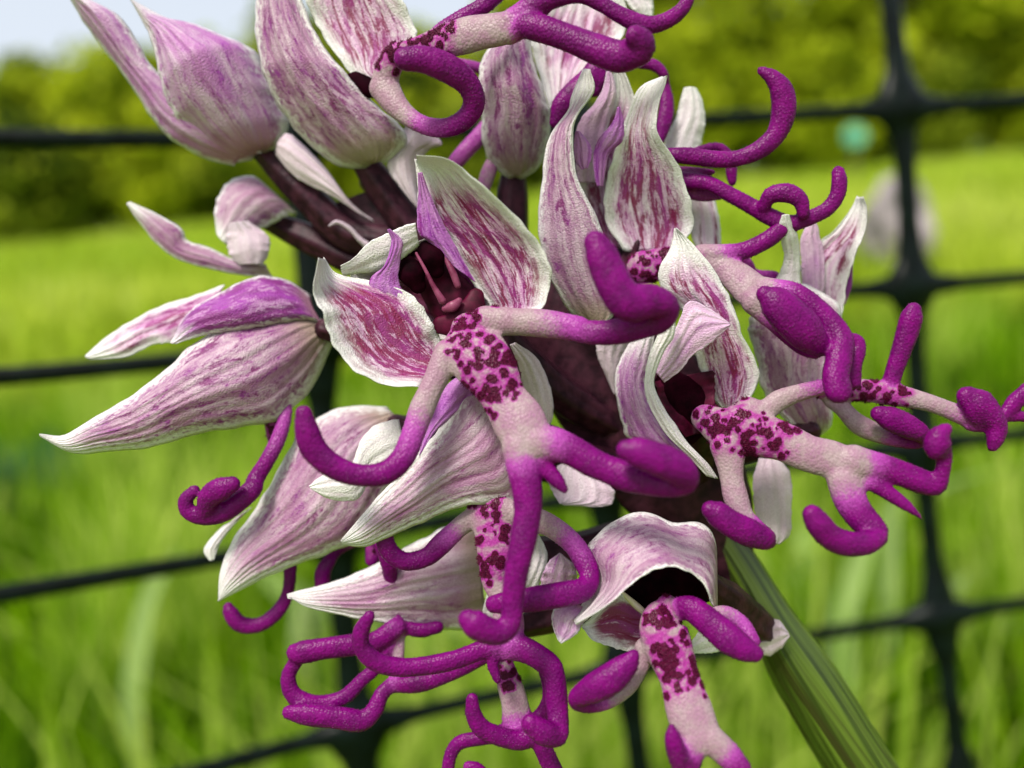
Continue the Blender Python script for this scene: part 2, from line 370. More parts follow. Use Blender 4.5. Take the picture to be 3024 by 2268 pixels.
def tree_meshes(h, w, seed, mat, n, size):
    g = np.random.default_rng(seed); k = 64
    a = g.uniform(0, 2 * np.pi, k); t = g.random(k)
    prof = np.sin(np.pi * (0.12 + 0.82 * t)) ** 0.7
    C = np.stack([np.cos(a) * w * 0.36 * prof * g.uniform(0.3, 1, k), np.sin(a) * w * 0.36 * prof * g.uniform(0.3, 1, k), h * (0.12 + 0.8 * t)], -1)
    rd = w * g.uniform(0.11, 0.19, k)
    crown = leaf_cloud(C, rd, n, size, seed + 1, mat)
    V, F = [], []
    def add(c, r):
        v, f = tube_vf(np.array(c), np.array(r), 8, caps=False, ftowards=np.array([1.0, 0.2, 0])); o = len(V)
        V.extend(v); F.extend([tuple(q + o for q in ff) for ff in f])
    add([(0, 0, -0.1), (0.05, 0, h * .3), (0, .05, h * .6), (0, 0, h * .85)], [w * .035, w * .028, w * .018, w * .006])
    for q in range(7):
        c = C[q]; z0 = h * (0.2 + 0.05 * q)
        add([(0, 0, z0), tuple((np.array([0, 0, z0]) + c) / 2 + np.array([0, 0, .1])), tuple(c)], [w * .014, w * .01, w * .004])
    tr = mesh_from('trunk', V, F); tr.materials.append(M['bark']); return crown, tr
protos = [tree_meshes(9.5, 7.5, 11, 'leafL', 9000, 0.2), tree_meshes(8.5, 7.0, 21, 'leafD', 9000, 0.19), tree_meshes(3.2, 4.2, 31, 'leafL', 5000, 0.13), tree_meshes(2.6, 4.2, 41, 'leafD', 5000, 0.13)]
tl = ['tall bright green broadleaf tree beyond the meadow', 'tall deep green broadleaf tree beyond the meadow',
      'low light green bush at the meadow edge', 'low dark green bush at the meadow edge']
tg = ['tall light trees beyond the meadow', 'tall dark trees beyond the meadow', 'light bushes at the meadow edge', 'dark bushes at the meadow edge']
def tree(k, x, y, s=1.0, rz=0.0, sz=1.0):
    e = new_obj('broadleaf_tree' if k < 2 else 'bush', None); e.location = (x, y, float(gz(x, y))); e.scale = (s, s, s * sz); e.rotation_euler = (0, 0, rz)
    tag(e, tl[k], 'tree' if k < 2 else 'bush', tg[k])
    new_obj('crown', protos[k][0], e); new_obj('trunk', protos[k][1], e)
for a in [(1, -13.5, 23, .62, .3), (0, -9.0, 25, .60, 1.9), (1, -5.6, 23.5, .72, 2.2), (0, -2.6, 27, .66, .9), (0, 1.5, 26, .74, 4.1), (1, 4.6, 25, .95, 5.0),
          (0, 8.0, 22.5, 1.05, 1.2), (0, 12.0, 22, 1.1, 3.3), (1, 15.5, 23.5, 1.05, 2.6), (0, 19.0, 25, 1.1, 0.2), (1, -18, 25, .7, 1.0), (0, 24, 26, 1.1, 2.0)] + [(q % 2, sg * (25 + 5.2 * q), 25 - 1.3 * q, .8 + .1 * (q % 3), q * 1.7) for q in range(5) for sg in (-1, 1)]: tree(*a)
for a in [(3, -11.5, 19, 1.1, .4), (2, -8.6, 20, 1.0, 2.0), (3, -5.8, 19.5, 1.1, 3.1), (2, -3.0, 21, 1.0, 4.4), (3, -0.4, 21, 1.0, 0.8), (3, 2.4, 21.5, 1.1, 1.7), (2, 5.2, 21, 1.2, 5.2),
          (2, 8.4, 19.5, 1.0, 2.9), (3, 11.3, 20, 1.0, 1.1), (2, 14.6, 20, 1.1, 3.9), (3, -14.8, 20.5, 1.2, 5.5), (3, 18.2, 21, 1.2, 0.1)] + [((2, 3, 3)[q % 3], -20 + 3.1 * q, 27.5 + (q * 7 % 5) * .4, 1.7 + .25 * (q % 3), q * 1.3) for q in range(15)] + [(2 + q % 2, sg * (22.5 + 4.2 * q), 23 - 1.2 * q, 1.6, q * 1.1) for q in range(6) for sg in (-1, 1)] + [(2, -9.8, 21.5, 1.5, .7), (2, -12.6, 21.5, 1.4, 2.7), (2, -7.2, 22, 1.5, 3.7)]: tree(*a)

def plant(name, x, y, n, h, w, mat, label, cat, spread, bend=0.4):
    bx = x + RNG.normal(0, spread, n); by = y + RNG.normal(0, spread, n)
    o = blades(name, bx, by, RNG.uniform(0.6, 1.0, n) * h, RNG.uniform(0.7, 1.2, n) * w, label, cat, None, mat, bend)
    return o
def px_ground(X, Y, zoff=0.0):
    d = MC3 @ np.array([(X - 1512) / FPX, -(Y - 1134) / FPX, -1.0]); t = 0.2
    for _ in range(4000):
        p = MC0 + d * t
        if p[2] < gz(p[0], p[1]) + zoff: break
        t *= 1.004
    return p
p = px_ground(70, 1560); plant('bluish_plant', p[0], p[1], 60, 0.16, 0.012, 'leafB', 'clump of bluish green leaves in the meadow beyond the fence', 'plant', 0.035, 0.25)
p = px_ground(1190, 2110); plant('broad_leaf_plant', p[0], p[1], 12, 0.15, 0.04, 'leafP', 'pale broad leaved plant low in the grass', 'plant', 0.02, 0.9)
p = px_ground(2500, 1960); plant('broad_leaf_plant', p[0], p[1], 10, 0.13, 0.035, 'leafP', 'pale broad leaved plant beside the orchid stem in the grass', 'plant', 0.03, 1.0)
def long_blade(label, pts, w, mat='leafP'):
    C = np.array(pts); V = []; n = 14; C = crom(C, n); 
    for i, c in enumerate(C):
        t = i / (n - 1); hw = w * (1 - t ** 3) * 0.5 + 0.0002
        V += [c + MC3 @ np.array([-hw, 0, 0]), c + MC3 @ np.array([hw, 0.0, 0]), c + MC3 @ np.array([0, 0, -hw * .5])]
    F = []
    for i in range(n - 1):
        b = i * 3; F += [(b, b + 2, b + 5, b + 3), (b + 2, b + 1, b + 4, b + 5)]
    me = mesh_from('long_grass_blade', V, F); at = me.attributes.new('tone', 'FLOAT', 'POINT'); at.data.foreach_set('value', np.full(len(V), .45, np.float32))
    tag(new_obj('long_grass_blade', me, None, [M[mat]]), label, 'grass')
def bl(pix, d0, d1):
    return [w3(x_, y_, d0 + (d1 - d0) * k / (len(pix) - 1)) / 1000 for k, (x_, y_) in enumerate(pix)]
def rooted(pts):
    p0 = Vector(pts[0]); g = np.array([p0.x, p0.y, float(gz(p0.x, p0.y)) - .004]); m_ = (g + np.array(pts[0])) / 2
    return [g, m_] + list(pts)
long_blade('tall pale grass blade bowing over behind the lower fence strands', rooted(bl([(390, 2180), (400, 1960), (440, 1760), (530, 1620)], 330, 340)), 0.009)
long_blade('tall pale grass stalk standing right of the orchid stem', rooted(bl([(2480, 1900), (2510, 1740), (2560, 1600), (2600, 1540)], 330, 340)), 0.011)
long_blade('pale grass blade lying over sideways near the right fence strand', rooted(bl([(2600, 1530), (2750, 1450), (2900, 1400), (3120, 1370)], 420, 420)), 0.009)

# far things seen between the strands
def stone():
    p = px_ground(2660, 760); bm = bmesh.new(); bmesh.ops.create_icosphere(bm, subdivisions=3, radius=1.0)
    for v in bm.verts:
        f = 1 + 0.35 * mnoise.noise(v.co * 1.3) + 0.15 * mnoise.noise(v.co * 3.1)
        v.co = Vector((v.co.x * f * 0.15, v.co.y * f * 0.12, v.co.z * f * 0.24))
    me = bpy.data.meshes.new('stone'); bm.to_mesh(me); bm.free()
    o = new_obj('stone', me, None, [simple('stone_grey', (0.10, 0.095, 0.09), (0.40, 0.34, 0.37), 7.0, 0.85, 0.2, 0.01)])
    d = math.hypot(p[0], p[1]); o.scale = [max(0.5, d / 3.6)] * 3
    o.location = (p[0], p[1], p[2] + 0.09 * o.scale[0]); tag(o, 'upright pinkish grey stone standing in the meadow beyond the fence', 'stone')
stone()
def disc():
    p = px_ground(2530, 560); bm = bmesh.new()
    sc = math.hypot(p[0], p[1]) / FPX
    bmesh.ops.create_cone(bm, cap_ends=True, segments=24, radius1=30 * sc, radius2=26 * sc, depth=10 * sc)
    bmesh.ops.bevel(bm, geom=bm.edges[:], offset=3 * sc, segments=2, affect='EDGES')
    bmesh.ops.rotate(bm, verts=bm.verts, matrix=Matrix.Rotation(R(80), 3, 'X'))
    hgt = 135 * sc
    bmesh.ops.translate(bm, verts=bm.verts, vec=(0, 0, hgt))
    me = bpy.data.meshes.new('disc'); bm.to_mesh(me); bm.free()
    e = new_obj('marker_stake', None); e.location = tuple(p); tag(e, 'small round teal marker on a thin stake in the far meadow', 'marker')
    new_obj('disc', me, e, [simple('teal_plastic', (0.07, 0.30, 0.20), (0.10, 0.36, 0.25), 5, 0.6)])
    v, f = tube_vf(np.array([(0, 4 * sc, -0.05), (0, 6 * sc, hgt * .5), (0, 6 * sc, hgt)]), np.array([4 * sc] * 3), 8, ftowards=np.array([1., 0, 0]))
    new_obj('stake', mesh_from('stake', v, f), e, [M['bark']])
disc()
def net_fence():
    e = new_obj('net_fence', None); e.location = (3.35, 4.2, float(gz(3.35, 4.2)))
    tag(e, 'pale wire net fence with thin posts at the meadow edge', 'fence')
    pm = simple('pale_wire', (0.42, 0.55, 0.50), (0.55, 0.66, 0.62), 5, 0.5)
    def bar(name, a, b, r):
        v, f = tube_vf(np.array([a, tuple((np.array(a) + np.array(b)) / 2), b]), np.array([r] * 3), 6, ftowards=np.array([.3, .2, 1.]))
        new_obj(name, mesh_from(name, v, f), e, [pm])
    for i in range(3): bar('post', (0.9 * i, 1.3 * i, -0.1), (0.9 * i, 1.3 * i, 1.75), 0.022)
    for j in range(8): bar('wire', (0, 0, 0.15 + 0.22 * j), (1.8, 2.6, 0.15 + 0.22 * j), 0.006)
    for i in range(1, 18):
        bar('wire', (0.1 * i, 0.1444 * i, 0.02), (0.1 * i, 0.1444 * i, 1.72), 0.004)
net_fence()

# ------------------------------------------------------------------ plastic mesh fence just behind the orchid
def mesh_fence():
    def fd(X): return 1.0 / (1 / 110.0 + X * (1 / 150.0 - 1 / 110.0) / 2734.0)
    def fp(x, y): X, Y = x * 3024 / 2212, y * 3024 / 2212; return w3(X, Y, fd(X))
    U = fp(1960, 618) - fp(0, 800); U /= np.linalg.norm(U)
    Vv = fp(2045, 1659) - fp(1915, 0); Vv -= U * (U @ Vv); Vv /= np.linalg.norm(Vv)      # downwards
    O = fp(1970, 618)
    def uv(p): q = p - O; return q @ U, q @ Vv
    ju = [uv(fp(715, 1000))[0], uv(fp(1398, 1440))[0], 0.0]
    jv = [uv(fp(*q))[1] for q in ((1950, 237), (1970, 618), (2000, 975), (2025, 1340))]
    su = 58.0; sv = 35.6
    cu = [ju[0] - su * k for k in range(9, 0, -1)] + ju + [su * k for k in range(1, 10)]
    up = [jv[0] - sv * k for k in range(9, 0, -1)]
    dn = []; k = 1
    while (O + Vv * (jv[3] + sv * k))[2] > 0: dn.append(jv[3] + sv * k); k += 1
    cv = up + jv + dn
    vtop, vbot = cv[0], (O[2] + 6) / -Vv[2]
    root = new_obj('mesh_fence', None); base = (O + Vv * vbot) / 1000; root.location = tuple(base)
    tag(root, 'dark green plastic mesh fence with rounded openings close behind the orchid', 'fence')
    N = np.cross(U, Vv); g = np.random.default_rng(5)
    a0 = uv(fp(0, 800))[0]
    def bow(a): return 10.0 * math.sin(math.pi * min(1.15, max(-0.25, (a - a0) / -a0)))       # the loose netting bows away in the middle
    ju[0] -= 2.5; cu = [c_ - 2.5 if c_ < ju[0] else c_ for c_ in cu]
    def wob(a, b): return N * (bow(a) + 1.2 * math.sin(b * 0.04)) + N * 1.0 * math.sin(a * 0.02 + b * 0.03) + Vv * 0.9 * math.sin(a * 0.031 + b * 0.7) + U * 0.8 * math.sin(b * 0.027 + a)
    def strand(name, pts, rad, flat):
        v, f = tube_vf(np.array(pts), np.array(rad), 12, flat=flat, ftowards=N)
        v = np.array(v) / 1000 - base
        new_obj(name, mesh_from(name, v, f), root, [M['fence']])
    def flare(x, nodes, r0, r1, w):
        q = min(abs(x - n_) for n_ in nodes); return r0 + (r1 - r0) * max(0, 1 - q / w) ** 2.2
    for b in cv:                                                # horizontal strands, sagging a little between the uprights
        aa = np.arange(cu[0] - 20, cu[-1] + 20, 3.0)
        strand('cross_strand', [O + U * a + Vv * b + wob(a, b) for a in aa], [flare(a, cu, 1.45, 4.6, 12) for a in aa], 0.75)
    for a in cu:
        bb = np.arange(vtop - 15, vbot, 2.0)
        strand('upright_strand', [O + U * a + Vv * b + wob(a, b) for b in bb], [flare(b, cv, 2.35, 6.0, 13) for b in bb], 0.5)
mesh_fence()

# ------------------------------------------------------------------ the orchid
STEM = T(FU, [(790, 395, 60, 14), (880, 490, 60, 19), (1010, 600, 60, 24), (1160, 735, 60, 28), (1330, 890, 60, 32), (1480, 1050, 59.5, 36), (1585, 1200, 59, 40),
              (1665, 1340, 58.5, 50), (1745, 1470, 58.5, 66), (1860, 1659, 58.5, 70), (1990, 1860, 59, 72)])
SP = crom(STEM, 60); SW = w3(SP[:, 0], SP[:, 1], SP[:, 2]); SR = SP[:, 3] * SP[:, 2] / FPX
tail = SW[-1] - SW[-3]; tail /= np.linalg.norm(tail)
FOOT = np.array([SW[-1][0] + 22, SW[-1][1] + 12, -8.0])
ext = []
for t in np.linspace(0.04, 1, 30):                         # bend from the leaning spike to an upright stalk rooted in the ground
    p0 = SW[-1]; L = np.linalg.norm(FOOT - p0)
    a = p0 + tail * L * 0.35; b = FOOT + np.array([0, 0, L * 0.35])
    ext.append((1 - t) ** 3 * p0 + 3 * (1 - t) ** 2 * t * a + 3 * (1 - t) * t * t * b + t ** 3 * FOOT)
SWF = np.vstack([SW, ext]); SRF = np.concatenate([SR, np.full(30, SR[-1])])
ROOTL = FOOT / 1000 + np.array([0, 0, 0.008])
orchid = new_obj('orchid_plant', None); orchid.location = tuple(ROOTL)
tag(orchid, 'flowering orchid spike crowded with spotted pink and white hooded flowers with purple limbs', 'orchid')
def loc(V): return np.asarray(V) / 1000.0 - ROOTL
v, f = tube_vf(SWF, SRF, 28, ridges=9, ridge=0.05)
sm = mesh_from('stem', loc(v), f)
nr = len(v) // 28
at = sm.attributes.new('sv', 'FLOAT_VECTOR', 'POINT')
sv_ = np.zeros((len(v), 3)); ii = np.repeat(np.arange(nr), 28); kk = np.tile(np.arange(28), nr)
sv_[:, 0] = np.cos(kk / 28 * 2 * np.pi) * 1.1 + 3; sv_[:, 1] = np.sin(kk / 28 * 2 * np.pi) * 55 + ii * 2; sv_[:, 2] = 1 - ii / nr * 1.0
at.data.foreach_set('vector', sv_.astype(np.float32).ravel())
new_obj('stem', sm, orchid, [M['stem']])

def basal_leaves():
    for k in range(4):
        a = k * 1.7 + 0.5; L = 110 + 12 * k; V, F = [], []; n, m = 14, 7
        for i in range(n):
            t = i / (n - 1); hw = 17 * math.sin(math.pi * min(1, 0.12 + 0.88 * t)) ** 0.8 + 0.5
            for j in range(m):
                q = j / (m - 1) * 2 - 1
                x_, y_, z_ = t * L, q * hw, 10 + 45 * math.sin(t * 2.4) * 0.7 + abs(q) * 6
                V.append(FOOT + np.array([x_ * math.cos(a) - y_ * math.sin(a), x_ * math.sin(a) + y_ * math.cos(a), z_]))
        F = [(i * m + j, i * m + j + 1, (i + 1) * m + j + 1, (i + 1) * m + j) for i in range(n - 1) for j in range(m - 1)]
        me = mesh_from('leaf', loc(V), F); t_ = me.attributes.new('tone', 'FLOAT', 'POINT'); t_.data.foreach_set('value', np.full(len(V), .5, np.float32))
        new_obj('leaf', me, orchid, [M['grass']])
basal_leaves()

SEED = [0]
def sheet(parent, name, rows, d, bulge=0.0, mat=('outer', 'inner'), amt=0.4, eL=0.0, eR=0.0, n=54, m=30, wav=0.10, thick=0.10, label=None, ridge=0.035, curl=0.0):
    """a petal lofted between two edges, tip first; bulge in mm towards the viewer's side, eL/eR push the edges back"""
    SEED[0] += 1; sd_ = SEED[0]; g = np.random.default_rng(sd_)
    Rw = np.array(rows, float); C = crom(np.column_stack([(Rw[:, 0] + Rw[:, 2]) / 2, (Rw[:, 1] + Rw[:, 3]) / 2, Rw]), n)[:, 2:]
    t = np.linspace(0, 1, n); dd = np.interp(t, np.linspace(0, 1, len(d)), d)
    Lw = w3(C[:, 0], C[:, 1], dd + eL); Rr = w3(C[:, 2], C[:, 3], dd + eR)
    wd = np.linalg.norm(Rr - Lw, axis=1); wm = wd.max()
    q = np.linspace(0, 1, m)
    P = Lw[:, None, :] * (1 - q)[None, :, None] + Rr[:, None, :] * q[None, :, None]
    prof = np.sin(np.pi * q) ** 0.8
    B = bulge * np.minimum(1, (wd / wm)) ** 0.9
    ph = g.uniform(0, 6)
    rip = ridge * np.sin(q[None, :] * 2 * np.pi * 3.5 + ph + 1.2 * np.sin(t * 3 + ph)[:, None]) * np.minimum(1, wd / wm)[:, None]
    edge = np.minimum(q, 1 - q) * 2
    wv = wav * min(1, wm / 7) * (1 - edge)[None, :] ** 2 * (np.sin(t * 17 + ph) + 0.7 * np.sin(t * 31 + 2 * ph))[:, None] * np.minimum(1, wd / wm)[:, None]
    lf = np.array([[mnoise.noise(Vector((a * 2.2 + sd_ * 7.3, b * 1.6, 0.5))) for b in q] for a in t]) * 0.28 * min(1, wm / 5)
    P = P + TOCAM[None, None, :] * (B[:, None] * prof[None, :] + rip + wv + lf - curl * (1 - edge)[None, :] ** 3)[:, :, None]
    side = (Rr - Lw) / (wd[:, None] + 1e-9)
    jag = min(1, wm / 7) * (0.05 * np.sin(t * 43 + ph) + 0.04 * np.sin(t * 71 + 3 * ph)) * np.minimum(1, wd / wm)
    P = P + side[:, None, :] * (jag[:, None] * ((q > .5) * 2 - 1)[None, :] * (1 - edge)[None, :] ** 3)[:, :, None]
    du = np.gradient(P, axis=0); dv = np.gradient(P, axis=1); Nn = np.cross(du, dv)
    Nn /= np.linalg.norm(Nn, axis=2)[:, :, None] + 1e-12
    if (Nn @ TOCAM).mean() < 0: Nn = -Nn; flip = True
    else: flip = False
    Pb = P - Nn * thick * (0.35 + 0.65 * edge ** 0.5)[None, :, None]
    V = np.concatenate([P.reshape(-1, 3), Pb.reshape(-1, 3)]); o2 = n * m
    F, mi = [], []
    for i in range(n - 1):
        for j in range(m - 1):
            a = i * m + j; qd = (a, a + m, a + m + 1, a + 1)
            F.append(qd[::-1] if flip else qd); mi.append(0)
            bq = tuple(x_ + o2 for x_ in qd); F.append(bq if flip else bq[::-1]); mi.append(1)
    rim = [(i * m, (i + 1) * m) for i in range(n - 1)] + [((i + 1) * m + m - 1, i * m + m - 1) for i in range(n - 1)] + [(j + 1, j) for j in range(m - 1)] + [((n - 1) * m + j, (n - 1) * m + j + 1) for j in range(m - 1)]
    for a, b in rim:
        qd = (b, a, a + o2, b + o2); F.append(qd[::-1] if flip else qd); mi.append(0)
    me = mesh_from(name, loc(V), F); me.polygons.foreach_set('material_index', mi)
    ln = np.linalg.norm(np.diff((Lw + Rr) / 2, axis=0), axis=1).sum()
    pu = np.zeros((n, m, 3)); pu[:, :, 0] = (q[None, :] - .5) * wm; pu[:, :, 1] = ((1 - t) * ln)[:, None]; pu[:, :, 2] = sd_ * 3.7
    ed = np.minimum(edge[None, :] * np.maximum(wd, .2)[:, None] / wm * 1.15, 1)
    e = np.zeros((n, m, 3)); e[:, :, 0] = ed; e[:, :, 1] = (1 - t)[:, None]; e[:, :, 2] = amt
    for nm_, ar in (('puv', pu), ('ev', e)):
        a_ = me.attributes.new(nm_, 'FLOAT_VECTOR', 'POINT'); ar2 = ar.reshape(-1, 3).copy()
        ar2 = np.concatenate([ar2, ar2 + (np.array([0, 0, 1.3]) if nm_ == 'puv' else 0)]); a_.data.foreach_set('vector', ar2.astype(np.float32).ravel())
    o = new_obj(name, me, parent, [M[mat[0]], M[mat[1]]])
    if label: o['label'] = label
    return o

def lip(parent, lobes, voxel=0.13, name='lip'):
    """one continuous lip: body and limbs grown from tubes and fused; pigment follows each limb"""
    V, F, S = [], [], []
    for lb in lobes:
        pts = lb['p']; g0, g1 = lb.get('g', (0.15, 0.4)); ln = sum(math.dist(a[:2], b[:2]) for a, b in zip(pts, pts[1:]))
        n = max(8, int(ln / 9)); C = crom(pts, n); Wc = w3(C[:, 0], C[:, 1], C[:, 2]); rd = 1.08 * np.maximum(C[:, 3], 1.0) * C[:, 2] / FPX
        rd = rd * (1 + 0.09 * np.array([mnoise.noise(Vector(c_) * 0.55) for c_ in Wc]))
        v, f = tube_vf(Wc, rd, 14, flat=lb.get('flat', 0.72)); o = len(V)
        V.extend(v); F.extend([tuple(q + o for q in ff) for ff in f])
        t = np.linspace(0, 1, n)
        pg = lb.get('p0', 0.0) + (lb.get('p1', 1.0) - lb.get('p0', 0.0)) * np.clip((t - g0) / max(1e-3, g1 - g0), 0, 1)
        sp = np.zeros(n)
        if 'spot' in lb: a, b = lb['spot']; sp = np.clip((b - t) / 0.12, 0, 1) * np.clip((t - a) / 0.05 + (a <= 0), 0, 1)
        up = lb.get('sup', None)
        for k in range(n): S.append((Wc[k], rd[k], pg[k], sp[k], up))
    me = mesh_from('tmp', V, F); ob = bpy.data.objects.new('tmp', me); COL.objects.link(ob)
    rm = ob.modifiers.new('r', 'REMESH'); rm.mode = 'VOXEL'; rm.voxel_size = voxel; rm.use_smooth_shade = True
    smo = ob.modifiers.new('s', 'SMOOTH'); smo.factor = 0.5; smo.iterations = 4
    dg = bpy.context.evaluated_depsgraph_get(); ev = ob.evaluated_get(dg); m2 = bpy.data.meshes.new_from_object(ev)
    bpy.data.objects.remove(ob); bpy.data.meshes.remove(me)
    nv = len(m2.vertices); co = np.zeros(nv * 3, np.float32); m2.vertices.foreach_get('co', co); co = co.reshape(-1, 3).astype(float)
    no = np.zeros(nv * 3, np.float32); m2.vertices.foreach_get('normal', no); no = no.reshape(-1, 3)
    kd = kdtree.KDTree(len(S))
    for k, s_ in enumerate(S): kd.insert(s_[0], k)
    kd.balance()
    pig = np.zeros(nv, np.float32); spo = np.zeros(nv, np.float32); zone = np.zeros(nv)
    for k in range(nv):
        acc = wsum = sp = 0.0
        for (_, idx, dist) in kd.find_n(co[k], 8):
            w_ = 1.0 / (0.05 + dist / S[idx][1]) ** 4; acc += w_ * S[idx][2]; sp += w_ * S[idx][3]; wsum += w_
        pig[k] = acc / wsum; s0 = sp / wsum
        if s0 > 0.02:
            zone[k] = s0
    gg = np.random.default_rng(nv); zi = np.nonzero(zone > 0.02)[0]
    front = 0.5 + 0.5 * (no @ TOCAM)
    if len(zi):                                                 # separate round tufts, crowded towards the throat
        wgt = (zone[zi] ** 1.5) * (0.06 + front[zi] ** 2); nsp = int(np.clip(len(zi) * voxel ** 2 * 1.0, 8, 130))
        cen = co[gg.choice(zi, nsp, replace=True, p=wgt / wgt.sum())]; rad_ = gg.uniform(0.11, 0.36, nsp)
        for k in zi:
            c = Vector(co[k]); nz = mnoise.noise(c * 2.2); nz2 = mnoise.noise(c * 5.5)
            dq = np.sqrt(((cen - co[k]) ** 2).sum(1)) / (rad_ * (1 + 0.35 * nz + 0.25 * nz2))
            m_ = float(np.clip((1.45 - dq) / 0.8, 0, 1).max())
            spo[k] = max(0.62 * m_ ** 1.2 + 0.2 * m_, zone[k] * (0.20 + 0.30 * nz) * (0.3 + 0.7 * front[k]))
    pick = np.nonzero(spo > 0.5)[0]
    if len(pick) > 1400: pick = gg.choice(pick, 1400, replace=False)
    f0 = len(m2.polygons); verts = [tuple(c) for c in co]; polys = [tuple(p_.vertices) for p_ in m2.polygons]
    ep, es = [], []
    for k in pick:                                              # tufts of short papillae on the dark spots
        nn = no[k] + gg.normal(0, 0.35, 3); nn /= np.linalg.norm(nn); a = np.cross(nn, TOCAM + 0.01); a /= np.linalg.norm(a) + 1e-9; b = np.cross(nn, a)
        r_ = 0.05; h_ = gg.uniform(0.08, 0.26); o = len(verts)
        for q in range(3):
            an = q * 2.094; verts.append(tuple(co[k] - nn * 0.03 + r_ * (a * math.cos(an) + b * math.sin(an)))); ep.append(pig[k]); es.append(spo[k])
        verts.append(tuple(co[k] + nn * h_)); ep.append(0.5); es.append(0.95)
        polys += [(o, o + 1, o + 3), (o + 1, o + 2, o + 3), (o + 2, o, o + 3)]
    lim = np.nonzero(pig > 0.35)[0]; lim = gg.choice(lim, min(len(lim), int(len(lim) * 0.22) + 1), replace=False) if len(lim) else []
    for k in lim:                                               # fine papillae that fringe the limbs
        nn = no[k] + gg.normal(0, 0.3, 3); nn /= np.linalg.norm(nn); a = np.cross(nn, TOCAM + 0.01); a /= np.linalg.norm(a) + 1e-9; b = np.cross(nn, a)
        o = len(verts); h_ = gg.uniform(0.04, 0.10)
        for q in range(3):
            an = q * 2.094; verts.append(tuple(co[k] - nn * 0.03 + 0.04 * (a * math.cos(an) + b * math.sin(an)))); ep.append(pig[k]); es.append(spo[k])
        verts.append(tuple(co[k] + nn * h_)); ep.append(pig[k]); es.append(spo[k])
        polys += [(o, o + 1, o + 3), (o + 1, o + 2, o + 3), (o + 2, o, o + 3)]
    bpy.data.meshes.remove(m2)
    m3 = mesh_from(name, loc(np.array(verts)), polys)
    for nm_, ar in (('pig', np.concatenate([pig, np.array(ep, np.float32)])), ('spot', np.concatenate([spo, np.array(es, np.float32)]))):
        a_ = m3.attributes.new(nm_, 'FLOAT', 'POINT'); a_.data.foreach_set('value', ar.astype(np.float32))
    return new_obj(name, m3, parent, [M['lip']])

def flower(base, sk, r=(70, 60), d=None, bend=1.0, name='flower'):
    """a flower: its mesh is the dark twisted ovary from the stem to the hood; the rest are its sub-parts.  base = (reg,x,y,depth); sk = place along the stem 0..59"""
    x0, y0, s = base[0]; b = w3(x0 + base[1] / s, y0 + base[2] / s, base[3]); a = SW[sk]
    mid = (a + b) / 2 + np.array([0, 0, -1.2 * bend]); C = np.array([a, a * .6 + mid * .4, mid, mid * .45 + b * .55, b])
    C = crom(C, 22); rd = np.interp(np.linspace(0, 1, 22), [0, .45, .8, 1], [.8, 1.35, 1.2, .75])
    v, f = tube_vf(C, rd, 24, ridges=6, ridge=0.10)
    return new_obj(name, mesh_from('flower', loc(v), f), orchid, [M['ovary']])
def blob(parent, name, pts, mat, flat=1.0, label=None):
    C = crom(pts, 16); v, f = tube_vf(w3(C[:, 0], C[:, 1], C[:, 2]), np.maximum(C[:, 3], 1) * C[:, 2] / FPX, 14, flat=flat)
    return new_obj(name, mesh_from(name, loc(v), f), parent, [M[mat]])
OUT = ('outer', 'inner'); OUTP = ('outerpink', 'inner'); INN = ('inner', 'outer')

# --- A: the open flower in the middle
A = flower((r1, 1250, 1100, 53.2), 26)
sheet(A, 'sepal', RW(r1, [(935, 150, 950, 132), (950, 250, 1170, 165), (960, 400, 1380, 330), (980, 520, 1600, 530), (1080, 640, 1760, 720), (1200, 800, 1830, 900), (1330, 980, 1800, 1060), (1420, 1100, 1745, 1150), (1430, 1180, 1560, 1190)]),
      (49, 49, 50.5), -1.1, INN, 0.75, eL=2.2, eR=-1.3)
sheet(A, 'sepal', RW(r1, [(315, 800, 345, 792), (285, 950, 430, 900), (280, 1050, 620, 940), (345, 1165, 800, 990), (360, 1250, 930, 1050), (430, 1400, 1010, 1150), (560, 1540, 1060, 1240), (760, 1630, 1100, 1310), (970, 1640, 1115, 1390)]),
      (49, 49, 50), -1.0, INN, 0.9, eL=-1.2, eR=2.0)
sheet(A, 'sepal', RW(r1, [(455, 850, 470, 920), (540, 800, 560, 905), (640, 700, 690, 890), (760, 640, 810, 850), (870, 590, 910, 770), (945, 570, 970, 720)]), (50.5, 50.5), 0.3, ('white', 'outer'), 0.2, eR=.8, wav=.05, ridge=.015)
sheet(A, 'sepal', RW(r1, [(520, 900, 560, 880), (560, 1000, 860, 740), (700, 1100, 1180, 640), (900, 1220, 1420, 800), (1080, 1320, 1460, 1080), (1180, 1340, 1400, 1200)]), (51.5, 53, 53), -1.2, ('inner', 'outer'), 0.9)
sheet(A, 'petal', RW(r1, [(758, 615, 780, 610), (785, 700, 860, 690), (740, 850, 850, 790), (660, 920, 835, 940), (640, 1000, 880, 1040), (720, 1090, 970, 1120)]), (50, 51.3), 0.3, ('petal', 'petal'), 0.5, thick=.06)
sheet(A, 'petal', RW(r1, [(958, 245, 990, 240), (962, 380, 1040, 380), (955, 500, 1120, 560), (965, 640, 1190, 690), (1020, 690, 1260, 820), (1100, 800, 1340, 960)]), (50, 51.6), 0.4, ('petal', 'petal'), 0.5, thick=.06)
blob(A, 'throat', T(r1, [(980, 820, 53, 90), (1090, 960, 53, 140), (1200, 1100, 53, 170), (1260, 1190, 53, 140)]), 'throat', 0.4)
blob(A, 'anther_pocket', T(r1, [(880, 830, 51.4, 60), (920, 900, 51.2, 92), (960, 980, 51.4, 55)]), 'pocket', 0.5)
